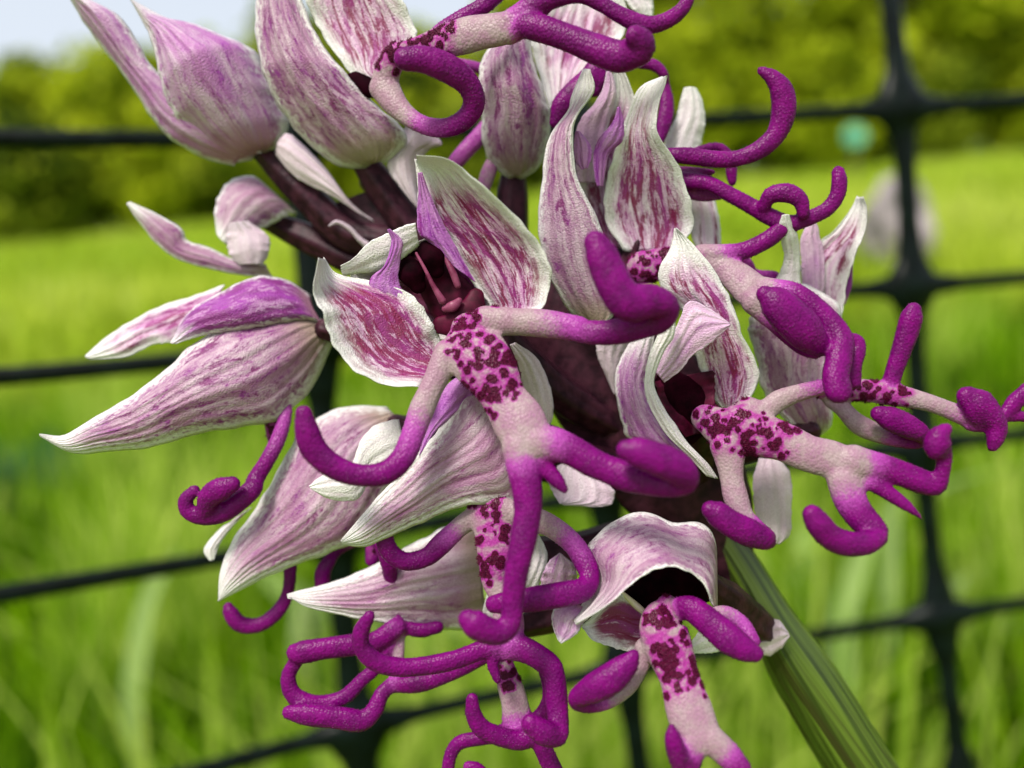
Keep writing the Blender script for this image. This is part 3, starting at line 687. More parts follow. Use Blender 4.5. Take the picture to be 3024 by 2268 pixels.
blob(A, 'anther_pocket', T(r1, [(1015, 740, 51.4, 60), (1050, 800, 51.2, 88), (1080, 880, 51.4, 55)]), 'pocket', 0.5)
blob(A, 'column_ridge', T(r1, [(950, 770, 50.8, 9), (1010, 880, 50.7, 12), (1060, 980, 50.7, 16), (1120, 1080, 50.8, 26)]), 'tooth')
blob(A, 'column_ridge', T(r1, [(1140, 800, 51.3, 14), (1190, 900, 51.2, 24), (1220, 980, 51.3, 22)]), 'tooth')
blob(A, 'stigma', T(r1, [(1140, 1130, 50.9, 26), (1190, 1115, 50.8, 36), (1230, 1080, 50.9, 22)]), 'tooth', 0.6)
blob(A, 'throat', T(r1, [(1110, 1240, 51.6, 60), (1200, 1230, 51.4, 85), (1310, 1140, 51.4, 95), (1340, 1050, 51.6, 55)]), 'throat', 0.3)
lip(A, [
    dict(p=T(r2, [(1290, -80, 50, 110), (1320, 60, 48.8, 185), (1440, 230, 48, 172), (1530, 400, 47.5, 140), (1620, 540, 47, 160), (1680, 660, 46.6, 150), (1690, 720, 46.6, 100)]), flat=.45, p1=.12, spot=(0, .68)),
    dict(p=T(r2, [(1160, 100, 49, 100), (1080, 260, 48.5, 76), (990, 450, 48, 78), (930, 620, 47.5, 75), (860, 780, 47, 75), (740, 880, 46.5, 72), (560, 890, 46.2, 72), (400, 830, 46, 78), (280, 720, 45.8, 80), (235, 600, 45.6, 75), (215, 490, 45.5, 55)]), g=(.18, .5), spot=(0, .05)),
    dict(p=T(r1, [(1400, 1210, 49.3, 95), (1560, 1215, 49, 85), (1800, 1230, 48.5, 85), (2000, 1262, 48, 85)]) + T(r4, [(60, 840, 47.5, 75), (220, 845, 47, 78), (400, 810, 46.4, 85), (540, 760, 45.8, 92), (585, 680, 45.2, 95), (490, 640, 44.8, 108), (350, 650, 44.5, 125), (270, 560, 44.4, 118), (210, 440, 44.4, 108), (165, 330, 44.4, 98), (132, 260, 44.4, 76)]), g=(.12, .42), spot=(0, .07)),
    dict(p=T(r2, [(1620, 700, 46.6, 110), (1640, 820, 46.3, 100), (1670, 960, 46, 92), (1680, 1100, 45.8, 88), (1660, 1250, 45.6, 85), (1630, 1400, 45.5, 78)]) + T(r9, [(1710, 404, 45.5, 75), (1690, 560, 45.5, 68), (1680, 690, 45.4, 68), (1620, 770, 45.2, 75), (1520, 760, 45, 85), (1430, 710, 44.8, 90), (1400, 690, 44.8, 68)]), g=(.0, .16)),
    dict(p=T(r2, [(1720, 690, 46.6, 120), (1850, 690, 46.4, 110), (1980, 740, 46.2, 95), (2100, 810, 46, 95)]) + T(rD, [(830, 1350, 45.8, 112), (1000, 1410, 45.5, 112), (1200, 1460, 45.2, 98), (1350, 1480, 44.8, 88), (1450, 1440, 44.3, 108), (1390, 1340, 43.9, 128), (1220, 1260, 43.7, 128), (1050, 1200, 43.7, 118), (970, 1185, 43.7, 85)]), g=(.0, .18)),
    dict(p=T(r2, [(1740, 760, 46.6, 70), (1800, 850, 46.4, 55), (1870, 930, 46.2, 48), (1915, 985, 46.1, 28)]), g=(0, .2)),
])

# --- L: the flower under the middle one
Lf = flower((r2, 1560, 560, 53.5), 28)
sheet(Lf, 'sepal', RW(r2, [(455, 1318, 470, 1350), (580, 1170, 620, 1362), (700, 1030, 800, 1285), (860, 860, 1000, 1200), (1000, 700, 1200, 1112), (1120, 560, 1400, 1078), (1230, 380, 1590, 1072), (1300, 280, 1700, 900), (1400, 270, 1700, 700)]),
      (48.6, 49.5, 51.5), 1.3, OUT, 0.25, eL=.6, eR=.9, ridge=.09)
sheet(Lf, 'petal', RW(r2, [(960, 770, 985, 745), (1000, 590, 1110, 580), (1080, 420, 1270, 450), (1150, 300, 1400, 330), (1260, 220, 1430, 250)]), (50.2, 52), 0.5, ('petal', 'lilac'), 0.3, wav=.2)
lip(Lf, [
    dict(p=T(r9, [(1480, -150, 52, 110), (1560, 50, 51.5, 130), (1580, 250, 51, 118), (1570, 430, 50.8, 85), (1620, 560, 50.5, 75), (1660, 700, 50.3, 105), (1640, 850, 50, 95)]), flat=.5, g=(.7, 1), p1=.6, spot=(0, .68)),
    dict(p=T(r9, [(1590, 850, 50, 85), (1480, 890, 49.7, 62), (1320, 950, 49.3, 58), (1130, 990, 49, 58), (940, 1000, 48.7, 60), (790, 960, 48.4, 60), (705, 870, 48.2, 56), (700, 770, 48, 52), (755, 665, 47.8, 35)]), g=(-.3, .12)),
    dict(p=T(r9, [(1680, 860, 50, 85), (1800, 900, 49.7, 75), (1930, 990, 49.4, 70), (1965, 1080, 49.2, 65), (1980, 1250, 49, 70), (1990, 1390, 48.6, 65), (1985, 1460, 48.3, 58), (1900, 1430, 48, 82), (1810, 1370, 47.8, 65)]), g=(-.3, .12)),
    dict(p=T(r9, [(1580, 880, 49.8, 50), (1560, 980, 49.7, 40), (1590, 1080, 49.6, 28)]), g=(-.3, .1)),
    dict(p=T(r9, [(1470, 0, 51.8, 70), (1350, 80, 51.8, 62), (1220, 200, 51.5, 65), (1130, 280, 51.3, 60), (990, 310, 51, 58), (890, 250, 50.8, 60), (850, 150, 50.6, 55), (840, 50, 50.5, 45)]), g=(.1, .4)),
    dict(p=T(r9, [(1600, -40, 51.5, 80)]) + T(r10, [(150, 290, 51, 75), (280, 340, 50.5, 70), (420, 450, 50, 70), (510, 590, 49.5, 66), (535, 690, 49, 62), (480, 760, 48.6, 75), (330, 790, 48.3, 80), (150, 820, 48, 80), (0, 840, 48, 72), (-90, 850, 48.2, 58)]), g=(.2, .5)),
])

# --- M: flower hanging low on the left, long pale hood
Mf = flower((r9, 1440, 300, 57), 31)
sheet(Mf, 'sepal', RW(r9, [(215, 522, 228, 548), (330, 490, 345, 612), (520, 440, 500, 652), (740, 350, 720, 700), (900, 260, 900, 722), (1100, 160, 1120, 742), (1300, 60, 1330, 765), (1470, 30, 1525, 720)]), (52.5, 53.5, 56), 1.5, OUT, 0.22, eL=1.4, eR=.8, ridge=.1)
sheet(Mf, 'sepal', RW(r9, [(1530, 500, 1640, 520), (1500, 600, 1640, 640), (1480, 700, 1640, 760)]), (54, 55), 0.3, ('white', 'outer'), 0.1)
lip(Mf, [
    dict(p=T(r9, [(950, 660, 55.3, 50), (930, 850, 54.5, 55), (930, 1000, 54, 48), (920, 1120, 53.5, 40)]), flat=.6, p1=.25, spot=(0, .2)),
    dict(p=T(r9, [(930, 740, 54.3, 60), (800, 830, 53.7, 64), (680, 850, 53.4, 64), (450, 880, 53, 68), (300, 905, 52.8, 70), (270, 905, 52.8, 58)]), g=(-.3, .1)),
    dict(p=T(r9, [(920, 780, 54.6, 45), (870, 880, 54, 40), (800, 1000, 53.8, 40), (700, 1090, 53.6, 44), (600, 1190, 53.4, 48), (470, 1240, 53.2, 55), (350, 1240, 53, 62), (250, 1170, 53, 55), (225, 1060, 53, 48), (275, 960, 53, 46)]), g=(-.3, .15)),
    dict(p=T(r9, [(920, 1100, 53.5, 50), (840, 1170, 53, 50), (780, 1290, 52.6, 55), (700, 1350, 52.4, 65), (550, 1330, 52.2, 70), (350, 1310, 52, 66), (230, 1295, 52, 45)]), g=(-.3, .1)),
    dict(p=T(r9, [(900, 1120, 53.4, 50), (1100, 1100, 53.2, 56), (1300, 1030, 53, 50), (1450, 960, 52.6, 45), (1560, 900, 52, 45)]), g=(-.3, .1)),
    dict(p=T(r9, [(960, 730, 54.8, 40), (1080, 760, 54.8, 45), (1200, 740, 55, 40)]), g=(-.3, .1)),
    dict(p=T(r9, [(940, 700, 54.8, 40), (895, 430, 54.2, 42), (880, 330, 53.6, 48), (830, 200, 53.4, 48)]), g=(-.3, .1)),
])

# --- P: lowest flower, only its lip shows
Pf = flower((r9, 1640, 760, 55.5), 33)
lip(Pf, [
    dict(p=T(r9, [(1610, 900, 53, 50), (1660, 1080, 52.4, 75), (1700, 1220, 52, 82), (1720, 1340, 51.8, 95), (1740, 1420, 51.4, 80)]), flat=.6, g=(.6, 1), p1=.7, spot=(0, .5)),
    dict(p=T(r9, [(1830, 1430, 51, 66), (1730, 1478, 50.7, 62), (1600, 1450, 50.5, 60), (1490, 1400, 50.3, 58), (1435, 1310, 50.2, 53), (1425, 1210, 50.1, 40)]), g=(-.3, .1)),
    dict(p=T(r9, [(1680, 1420, 51.8, 60), (1500, 1460, 52, 46), (1350, 1490, 52, 46), (1290, 1560, 52, 42), (1270, 1659, 52, 40), (1280, 1780, 52, 38)]), g=(-.3, .1)),
    dict(p=T(r9, [(1780, 1420, 51.3, 70), (1860, 1480, 51, 60), (1920, 1600, 51, 60), (1990, 1740, 51, 58)]), g=(-.3, .1)),
    dict(p=T(r9, [(1900, 1000, 51.8, 45), (1930, 1180, 51.5, 45), (1890, 1300, 51.5, 50), (1800, 1400, 51.4, 60)]), g=(-.3, .1)),
    dict(p=T(r9, [(1400, 1650, 51, 35), (1460, 1665, 51, 40), (1560, 1760, 51, 40)]), g=(-.3, .1)),
])

# --- N: low flower on the right under its arched hood
Nf = flower((r10, 1330, 720, 52.5), 42, bend=.3)
sheet(Nf, 'sepal', RW(r10, [(425, 940, 440, 972), (500, 820, 640, 862), (570, 680, 780, 742), (515, 480, 900, 652), (650, 330, 1000, 607), (860, 240, 1100, 610), (1080, 310, 1200, 650), (1250, 315, 1280, 722), (1350, 420, 1312, 800), (1368, 700, 1328, 842), (1362, 850, 1342, 860)]),
      (47.5, 48, 49), 0.7, OUT, 0.3, eL=2.6, eR=-.8, ridge=.03)
sheet(Nf, 'sepal', RW(r10, [(325, 1085, 350, 1106), (288, 980, 450, 1045), (300, 880, 492, 980), (420, 820, 570, 900)]), (49, 50), 0.4, OUTP, 0.3)
sheet(Nf, 'sepal', RW(r10, [(480, 1000, 500, 1010), (560, 920, 560, 1085), (700, 790, 720, 1142), (830, 830, 860, 1165), (900, 900, 905, 1060)]), (50, 50.5), -.4, INN, 1.0)
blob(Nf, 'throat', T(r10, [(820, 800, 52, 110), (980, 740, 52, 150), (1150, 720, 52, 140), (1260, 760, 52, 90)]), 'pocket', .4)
blob(Nf, 'column_ridge', T(r10, [(740, 770, 50.6, 12), (840, 860, 50.4, 22), (900, 910, 50.2, 16)]), 'creamy')
sheet(Nf, 'sepal', RW(r10, [(1200, 1090, 1200, 1172), (1300, 980, 1330, 1172), (1430, 990, 1450, 1140)]), (52, 53), .2, ('white', 'outer'), .1, ridge=.01, wav=.02)
sheet(Nf, 'throat', RW(r10, [(800, 790, 960, 640), (880, 850, 1150, 640), (1000, 860, 1270, 720), (1150, 850, 1310, 810)]), (51.8, 51.8), -.5, ('throat', 'throat'), .5)
lip(Nf, [
    dict(p=T(r10, [(1050, 880, 49.2, 95), (1010, 980, 48.5, 140), (1050, 1130, 48, 145), (1110, 1300, 47.5, 132), (1150, 1430, 47, 135), (1190, 1560, 46.6, 145), (1240, 1690, 46.2, 140)]), flat=.5, p1=.1, spot=(0, .76)),
    dict(p=T(r12, [(540, 1500, 46, 90), (500, 1640, 45.8, 80), (440, 1560, 45.2, 65), (412, 1460, 45, 52), (405, 1395, 45, 26)]), g=(0, .25)),
    dict(p=T(r12, [(660, 1470, 46, 90), (770, 1570, 45.8, 85), (850, 1660, 45.6, 72)]), g=(.2, .9)),
    dict(p=T(r10, [(900, 1140, 48.6, 70), (870, 1260, 48.5, 48), (790, 1390, 48.3, 50), (650, 1480, 48.1, 52), (520, 1500, 47.8, 58), (450, 1470, 47.3, 62), (560, 1400, 46.8, 92), (680, 1330, 46.6, 92), (780, 1240, 46.6, 72), (820, 1185, 46.6, 40)]), g=(.3, .5)),
    dict(p=T(r10, [(1130, 880, 48.5, 78), (1200, 880, 48, 82), (1330, 980, 47.5, 88), (1450, 1080, 47, 92), (1560, 1150, 46.7, 78), (1610, 1170, 46.6, 58)]), g=(-.2, .05)),
    dict(p=T(r10, [(1300, 930, 48.3, 45), (1420, 910, 48.4, 50), (1530, 980, 48.2, 52), (1600, 1090, 47.6, 48)]), g=(0, 1), p0=.1, p1=.8),
])

# --- K: lower left flower
Kf = flower((r8, 1480, 120, 56.5), 28)
sheet(Kf, 'sepal', RW(r8, [(310, 1258, 325, 1275), (325, 1080, 470, 1200), (400, 890, 650, 1110), (530, 710, 850, 1030), (640, 540, 1050, 960), (760, 330, 1250, 860), (900, 120, 1400, 650), (1150, 2, 1500, 350), (1420, 2, 1560, 120)]), (53.5, 54.5, 57), 1.8, OUT, 0.32, eL=.8, eR=.8, ridge=.08)
sheet(Kf, 'sepal', RW(r8, [(910, 520, 930, 545), (1000, 450, 1060, 610), (1180, 380, 1240, 600), (1250, 220, 1330, 420), (1350, 120, 1450, 360), (1500, 80, 1560, 300)]), (51.4, 52.4), .4, ('white', 'inner'), .5, ridge=.02, wav=.05)
sheet(Kf, 'sepal', RW(r8, [(262, 1008, 290, 1003), (228, 930, 330, 900), (330, 800, 420, 780), (430, 740, 540, 660)]), (56.5, 57), .3, ('white', 'inner'), .2)
lip(Kf, [
    dict(p=T(r8, [(1250, 820, 58, 55), (1000, 900, 58, 50), (820, 960, 57.6, 46), (790, 1060, 57, 40), (785, 1150, 57, 38), (760, 1260, 57, 40), (690, 1360, 56.8, 45), (580, 1430, 56.6, 50), (460, 1420, 56.4, 52), (395, 1340, 56.3, 45), (385, 1310, 56.3, 32)]), g=(0, .4)),
    dict(p=T(r8, [(1250, 830, 58, 55), (1100, 930, 57.5, 42), (1045, 1010, 57, 42), (1005, 1080, 57, 52), (1000, 1170, 57, 48)]), g=(0, .3)),
    dict(p=T(r8, [(1300, 700, 57, 55), (1330, 850, 56.5, 50), (1325, 1000, 56, 48)]), p0=.8, spot=(0, 1)),
])

# --- B: closed hood pointing left
Bf = flower((r7, 1900, 600, 56), 18)
sheet(Bf, 'sepal', RW(r7, [(900, 690, 930, 700), (1000, 500, 1120, 640), (1200, 372, 1400, 600), (1450, 262, 1620, 560), (1650, 280, 1800, 540), (1810, 380, 1900, 580)]), (53, 54, 56.5), 1.3, OUTP, 0.85, eL=1.2)
sheet(Bf, 'sepal', RW(r7, [(35, 1284, 45, 1305), (200, 1290, 250, 1412), (400, 1170, 500, 1402), (620, 1050, 780, 1372), (850, 880, 1050, 1292), (1050, 700, 1350, 1242), (1300, 550, 1600, 1192), (1550, 470, 1800, 1000), (1750, 480, 1925, 760), (1890, 540, 1955, 680)]), (50.3, 52, 56), 2.4, OUT, 0.42, eL=1.0, eR=1.2, ridge=.09)
sheet(Bf, 'sepal', RW(r7, [(335, 772, 358, 800), (480, 650, 600, 782), (650, 540, 770, 705), (850, 440, 890, 690), (1050, 380, 980, 640), (1250, 310, 1150, 560)]), (56.5, 57), .4, INN, 0.6, eL=.5)
lip(Bf, [
    dict(p=T(r7, [(1640, 1060, 55.5, 45), (1640, 1170, 55, 46), (1600, 1310, 54.5, 48), (1530, 1450, 54, 50), (1450, 1580, 53.7, 52)]) + T(r8, [(540, 540, 53.2, 60), (430, 640, 53, 64), (320, 705, 52.8, 60), (200, 715, 52.6, 54), (120, 680, 52.5, 48), (108, 610, 52.4, 44), (165, 550, 52.4, 36)]), g=(.0, .4), p0=.4),
    dict(p=T(r8, [(230, 690, 52.4, 50), (265, 590, 52, 72), (340, 540, 51.8, 75), (410, 510, 51.8, 52)]), g=(-.2, 0)),
    dict(p=T(r7, [(1600, 1060, 56, 55), (1570, 1180, 56, 60), (1560, 1320, 56, 36)]), spot=(0, 1), p0=.7),
])

# --- Q: flower behind on the left
Qf = flower((rA, 500, 680, 62.2), 10)
sheet(Qf, 'sepal', RW(r5, [(495, 1332, 520, 1318), (560, 1430, 680, 1390), (700, 1600, 850, 1490)]) + RW(r7, [(950, 150, 1000, 20), (1150, 210, 1150, 70), (1350, 250, 1300, 140), (1560, 265, 1520, 180)]), (58, 59.5), .6, OUT, .3)
sheet(Qf, 'sepal', RW(rA, [(105, 800, 200, 900), (105, 560, 480, 760), (200, 395, 640, 680), (400, 332, 720, 640), (600, 480, 780, 640)]), (59, 61), 1.2, OUT, .25)
sheet(Qf, 'petal', RW(rA, [(205, 720, 370, 700), (190, 850, 530, 820), (215, 980, 540, 950), (290, 1055, 490, 1055)]), (58.3, 58.6), .5, ('bract', 'petal'), .2)

# --- C: bud at the upper left
Cf = flower((r5, 1370, 985, 59.6), 6, bend=2.4)
sheet(Cf, 'sepal', RW(r5, [(90, -60, 130, -62), (200, 130, 430, 90), (330, 310, 560, 260), (460, 470, 660, 430), (580, 650, 800, 560), (680, 800, 950, 700), (810, 930, 1150, 800), (1020, 1040, 1320, 900), (1200, 1085, 1380, 1000)]), (55.5, 56.5, 58), 1.5, OUTP, .35, eL=1.2, eR=.4)
sheet(Cf, 'sepal', RW(r5, [(515, -5, 535, -2), (600, 150, 750, 110), (660, 270, 950, 160), (700, 430, 1150, 240), (740, 600, 1330, 330), (810, 760, 1450, 550), (930, 900, 1530, 720), (1060, 1000, 1552, 850), (1190, 1062, 1510, 960), (1310, 1045, 1430, 1000)]), (54.5, 55.5, 58), 2.8, OUTP, .38, eL=.8, eR=1.4, ridge=.08)
sheet(orchid, 'bract', RW(r5, [(2085, 1425, 2110, 1450), (1950, 1310, 2000, 1385), (1780, 1080, 1850, 1290), (1570, 880, 1600, 1160), (1500, 900, 1470, 1010)]), (58.2, 58.4), .6, ('bract', 'bract'), .1)

# --- D: flower at the top
Df = flower((r6, 320, 960, 58.6), 9, bend=1.0)
sheet(Df, 'sepal', RW(r5, [(1420, -320, 1480, -320), (1350, -50, 1630, -20), (1335, 200, 1740, 230), (1380, 450, 1900, 450), (1470, 670, 2100, 660), (1600, 850, 2260, 800), (1750, 1000, 2330, 885), (1900, 1090, 2310, 970), (2050, 1102, 2190, 1065)]), (53.5, 54, 56.5), 1.8, OUT, .45, eL=1.4, eR=.2, ridge=.1)
sheet(Df, 'sepal', RW(r6, [(100, -420, 300, -420), (10, -40, 620, -20), (100, 200, 735, 240), (200, 350, 690, 310), (300, 480, 590, 410), (430, 552, 560, 480)]), (52.5, 53.5, 54), -.6, INN, .66, eL=.6, eR=-.4)
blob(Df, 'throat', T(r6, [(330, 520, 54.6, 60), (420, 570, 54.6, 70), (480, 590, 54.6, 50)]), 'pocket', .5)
lip(Df, [
    dict(p=T(r6, [(600, 350, 52.3, 60), (760, 310, 51, 82), (900, 275, 50.3, 105), (1080, 225, 49.7, 108), (1250, 195, 49.2, 105), (1340, 180, 49, 95)]), flat=.5, p1=.1, spot=(0, .62)),
    dict(p=T(r6, [(1340, 220, 49, 66), (1430, 170, 48.6, 78), (1520, 180, 48.3, 88), (1700, 240, 48, 86), (1900, 320, 47.7, 90), (2050, 370, 47.4, 95)]) + T(r3, [(800, 350, 47, 98), (865, 325, 46.7, 98), (865, 270, 46.4, 90), (835, 240, 46.2, 70)]), g=(0, .1), p0=.3),
    dict(p=T(r6, [(1340, 150, 49, 78), (1450, 70, 48.7, 74), (1560, 5, 48.5, 70), (1700, -35, 48.3, 62)]) + T(r3, [(490, -30, 48.3, 52), (600, 20, 48.3, 50), (720, 90, 48.3, 52), (850, 150, 48.3, 55), (960, 160, 48.3, 55), (1080, 110, 48.3, 50), (1160, 30, 48.3, 45), (1190, -60, 48.3, 40)]), g=(0, .15), p0=.3),
    dict(p=T(r6, [(1400, 130, 49, 60), (1540, 80, 48.8, 42), (1600, 52, 48.6, 24)]), g=(0, .3), p0=.3),
    dict(p=T(r6, [(780, 290, 51.2, 40), (900, 190, 51.2, 46), (1000, 130, 51.2, 50), (1150, 50, 51.2, 52), (1260, -40, 51.2, 52)]), g=(0, .4), p0=.3),
    dict(p=T(r6, [(520, 570, 53.2, 100), (600, 690, 52.6, 75), (720, 790, 52, 62), (850, 835, 51.5, 60), (980, 820, 51, 62), (1080, 740, 50.5, 68), (1105, 640, 50, 75), (1050, 530, 49.5, 80), (920, 440, 49, 85), (780, 390, 48.7, 85), (660, 385, 48.5, 76)]), g=(.12, .42), p0=.02),
    dict(p=T(r6, [(600, 350, 52.5, 70), (540, 470, 53, 80), (520, 570, 53.2, 90)]), p1=.1, spot=(0, .6)),
])
sheet(orchid, 'bract', RW(r6, [(745, 1370, 755, 1385), (620, 1220, 735, 1160), (540, 1080, 800, 990), (620, 900, 900, 935), (665, 810, 760, 810)]), (57, 57), .6, ('bract', 'bract'), .05)

# --- E: closed hood seen from behind, top middle
Ef = flower((rB, 600, 1330, 58.8), 13, bend=.3)
sheet(Ef, 'sepal', RW(rB, [(950, -150, 1300, -160), (870, 0, 1500, 0), (730, 250, 1500, 280), (780, 500, 1300, 480), (860, 780, 1150, 620), (890, 900, 1000, 800)]), (56.5, 57), -.5, INN, .55)
sheet(Ef, 'sepal', RW(rB, [(600, 120, 700, 110), (420, 350, 740, 330), (330, 520, 770, 520), (310, 750, 850, 760), (335, 950, 900, 950), (340, 1130, 890, 1130), (390, 1300, 840, 1300), (500, 1420, 770, 1400), (570, 1462, 660, 1462)]), (53.8, 54.2, 56.5), 2.2, OUT, .45, eL=1.4, eR=1.2, ridge=.12)
sheet(Ef, 'sepal', RW(rB, [(1480, -60, 1720, -60), (1550, 60, 1742, 40), (1620, 130, 1738, 138)]), (57.2, 57.4), .2, ('white', 'outer'), .1)
lip(Ef, [
    dict(p=T(rB, [(420, 600, 57.6, 55), (330, 560, 57.2, 45), (200, 530, 57, 45), (110, 520, 57, 40)]), g=(-.5, 0), p1=.7),
    dict(p=T(rB, [(400, 1010, 58, 60), (320, 1110, 57.6, 66), (200, 1240, 57.6, 66), (110, 1340, 57.6, 58)]), g=(-.5, 0), p1=.5),
    dict(p=T(rB, [(480, 1230, 58, 55), (430, 1320, 57.6, 52), (390, 1420, 57.5, 58), (350, 1540, 57.5, 55)]), g=(-.5, 0), p1=.3),
])
lip(Ef, [dict(p=T(rB, [(1310, 500, 54, 80), (1240, 630, 53.9, 98), (1110, 750, 53.9, 98), (1000, 880, 53.9, 88), (935, 1000, 53.9, 45)]), g=(-.5, 0)),
         dict(p=T(rB, [(1320, 510, 54, 80), (1290, 640, 53.9, 85), (1260, 730, 53.9, 60)]), g=(-.5, 0))])

# --- F: open flower right of the middle
Ff = flower((r3, 850, 1600, 55.5), 20)
sheet(Ff, 'sepal', RW(rB, [(1160, 570, 1225, 568), (1070, 780, 1262, 740), (1040, 900, 1130, 930), (900, 1090, 1092, 1050), (845, 1300, 1092, 1250), (830, 1500, 1140, 1500)]) + RW(r1, [(1745, 500, 2130, 520), (1765, 760, 2200, 760), (1835, 960, 2230, 960), (1960, 1160, 2260, 1130), (2080, 1260, 2180, 1250)]), (50.6, 51.2, 52.4, 54), .9, OUT, .3, eL=1.0, eR=-.2)
sheet(Ff, 'sepal', RW(r3, [(1010, 495, 1036, 495), (870, 560, 1036, 522), (800, 690, 985, 680), (735, 880, 975, 870), (670, 1080, 1110, 1070), (630, 1280, 1180, 1280), (650, 1460, 1212, 1470), (760, 1640, 1115, 1625)]), (51.2, 52.5, 54.2), -.7, INN, .72, eL=.8, eR=-.7)
sheet(Ff, 'petal', RW(r3, [(715, 698, 735, 698), (682, 800, 757, 800), (600, 895, 750, 920), (560, 1000, 665, 1000), (560, 1120, 640, 1110), (580, 1220, 620, 1220)]), (51.6, 53.4), .3, ('petal', 'petal'), .45, thick=.06)
sheet(Ff, 'petal', RW(r3, [(440, 858, 470, 856), (430, 950, 540, 945), (440, 1050, 545, 1035), (480, 1110, 520, 1100)]), (52.4, 53), .2, ('petal', 'petal'), .4, thick=.06)
sheet(Ff, 'sepal', RW(r3, [(648, 422, 662, 422), (620, 570, 705, 550), (560, 680, 705, 650), (480, 770, 680, 740), (440, 900, 640, 900), (450, 1200, 620, 1200)]), (53.2, 55), .4, ('lilac', 'outer'), .3)
sheet(Ff, 'sepal', RW(r3, [(680, 425, 745, 430), (690, 560, 810, 600), (640, 700, 850, 720), (520, 850, 860, 850), (450, 1000, 860, 1050), (470, 1300, 860, 1300), (560, 1600, 900, 1620)]), (54.2, 56), -.6, ('inner', 'outer'), .7)
lip(Ff, [
    dict(p=T(r4, [(440, 420, 54, 105), (700, 380, 53.6, 95), (930, 400, 52.8, 78), (1050, 480, 52.2, 98), (1150, 570, 51.6, 115), (1240, 650, 51, 100)]), flat=.5, p1=.1, spot=(0, .52)),
    dict(p=T(r4, [(1190, 640, 51, 100), (1290, 770, 50.7, 64), (1400, 870, 50.5, 56), (1500, 940, 50, 60), (1590, 950, 49, 68), (1510, 850, 48.5, 112), (1400, 740, 48.3, 118), (1290, 635, 48.3, 98), (1235, 595, 48.3, 56)]), g=(0, .25)),
    dict(p=T(r4, [(1220, 570, 51, 90), (1310, 565, 50.5, 66), (1430, 590, 50, 68), (1560, 680, 49.6, 68), (1680, 800, 49.2, 70), (1740, 900, 48.8, 75), (1720, 1020, 48.4, 80), (1700, 1130, 48, 85), (1715, 1220, 47.8, 85)]), g=(0, .25)),
    dict(p=T(r4, [(1740, 900, 49.6, 50), (1835, 900, 49.6, 46), (1845, 960, 49.5, 50), (1810, 1060, 49.5, 56), (1820, 1170, 49.5, 46)]), g=(-.4, 0)),
    dict(p=T(r4, [(820, 330, 53.2, 60), (950, 330, 52.8, 60), (1100, 310, 52.6, 57), (1250, 240, 52.4, 54), (1340, 170, 52.3, 48)]), g=(.05, .5)),
    dict(p=T(r4, [(1000, 330, 54, 50), (1100, 390, 54.5, 50), (1160, 470, 55, 45), (1290, 490, 55, 48)]), g=(-.4, 0), p1=.8),
])

# --- J: flower behind at the right
Jf = flower((r3, 1180, 1180, 58), 16, bend=.2)
sheet(Jf, 'sepal', RW(r3, [(1150, 572, 1230, 576), (1125, 660, 1265, 650), (1100, 760, 1287, 780), (1040, 880, 1270, 900), (1000, 1000, 1250, 1010)]), (57, 58), .5, ('white', 'outer'), .15)
sheet(Jf, 'sepal', RW(r3, [(1220, 1150, 1260, 1150), (1180, 1250, 1340, 1270), (1190, 1400, 1385, 1450), (1200, 1560, 1392, 1580), (1250, 1650, 1385, 1650)]), (56.5, 56.5), .4, ('inner', 'outer'), .3)
lip(Jf, [
    dict(p=T(r3, [(960, 1020, 54.5, 50), (1060, 1012, 53, 46), (1200, 1020, 52.8, 52), (1350, 1040, 52.6, 52), (1500, 1035, 52.4, 52), (1640, 980, 52.2, 58), (1750, 880, 52, 65), (1800, 740, 51.8, 72), (1790, 600, 51.6, 70), (1730, 510, 51.5, 54), (1655, 462, 51.5, 30)]), g=(-.4, 0)),
    dict(p=T(r3, [(1100, 1120, 54.5, 34), (1240, 1130, 54, 36), (1335, 1125, 54, 20)]), g=(-.4, 0)),
    dict(p=T(r3, [(1080, 1180, 54.5, 50), (1160, 1180, 53.8, 50), (1300, 1195, 53.3, 50), (1430, 1260, 53, 50), (1560, 1330, 52.8, 52), (1700, 1410, 52.6, 55), (1830, 1460, 52.4, 55), (1950, 1430, 52.2, 50), (2080, 1370, 52, 45), (2150, 1280, 51.8, 48), (2165, 1190, 51.7, 50), (2158, 1125, 51.7, 40)]), g=(-.4, .1)),
    dict(p=T(r3, [(1670, 1350, 52.2, 40), (1720, 1275, 51.8, 52), (1830, 1262, 51.5, 58), (1910, 1310, 51.4, 52), (1930, 1390, 51.5, 42)]), g=(-.4, 0)),
    dict(p=T(r3, [(1200, 1000, 55, 30), (1300, 965, 55, 25), (1390, 965, 55, 28), (1450, 1040, 55, 36), (1460, 1130, 55, 38), (1465, 1190, 55, 28)]), g=(-.4, 0)),
    dict(p=T(r3, [(1100, 1220, 55, 45), (1180, 1250, 54.5, 45), (1280, 1270, 54.5, 48), (1380, 1280, 54.5, 28)]), g=(-.4, 0), p1=.75),
])
lip(Jf, [dict(p=T(rB, [(1640, 520, 56, 42), (1740, 530, 56, 48), (1820, 600, 56, 40), (1830, 700, 56.5, 45), (1850, 850, 56.5, 58), (1830, 1000, 56.5, 58), (1790, 1150, 56.5, 40)]), g=(-.4, 0))])

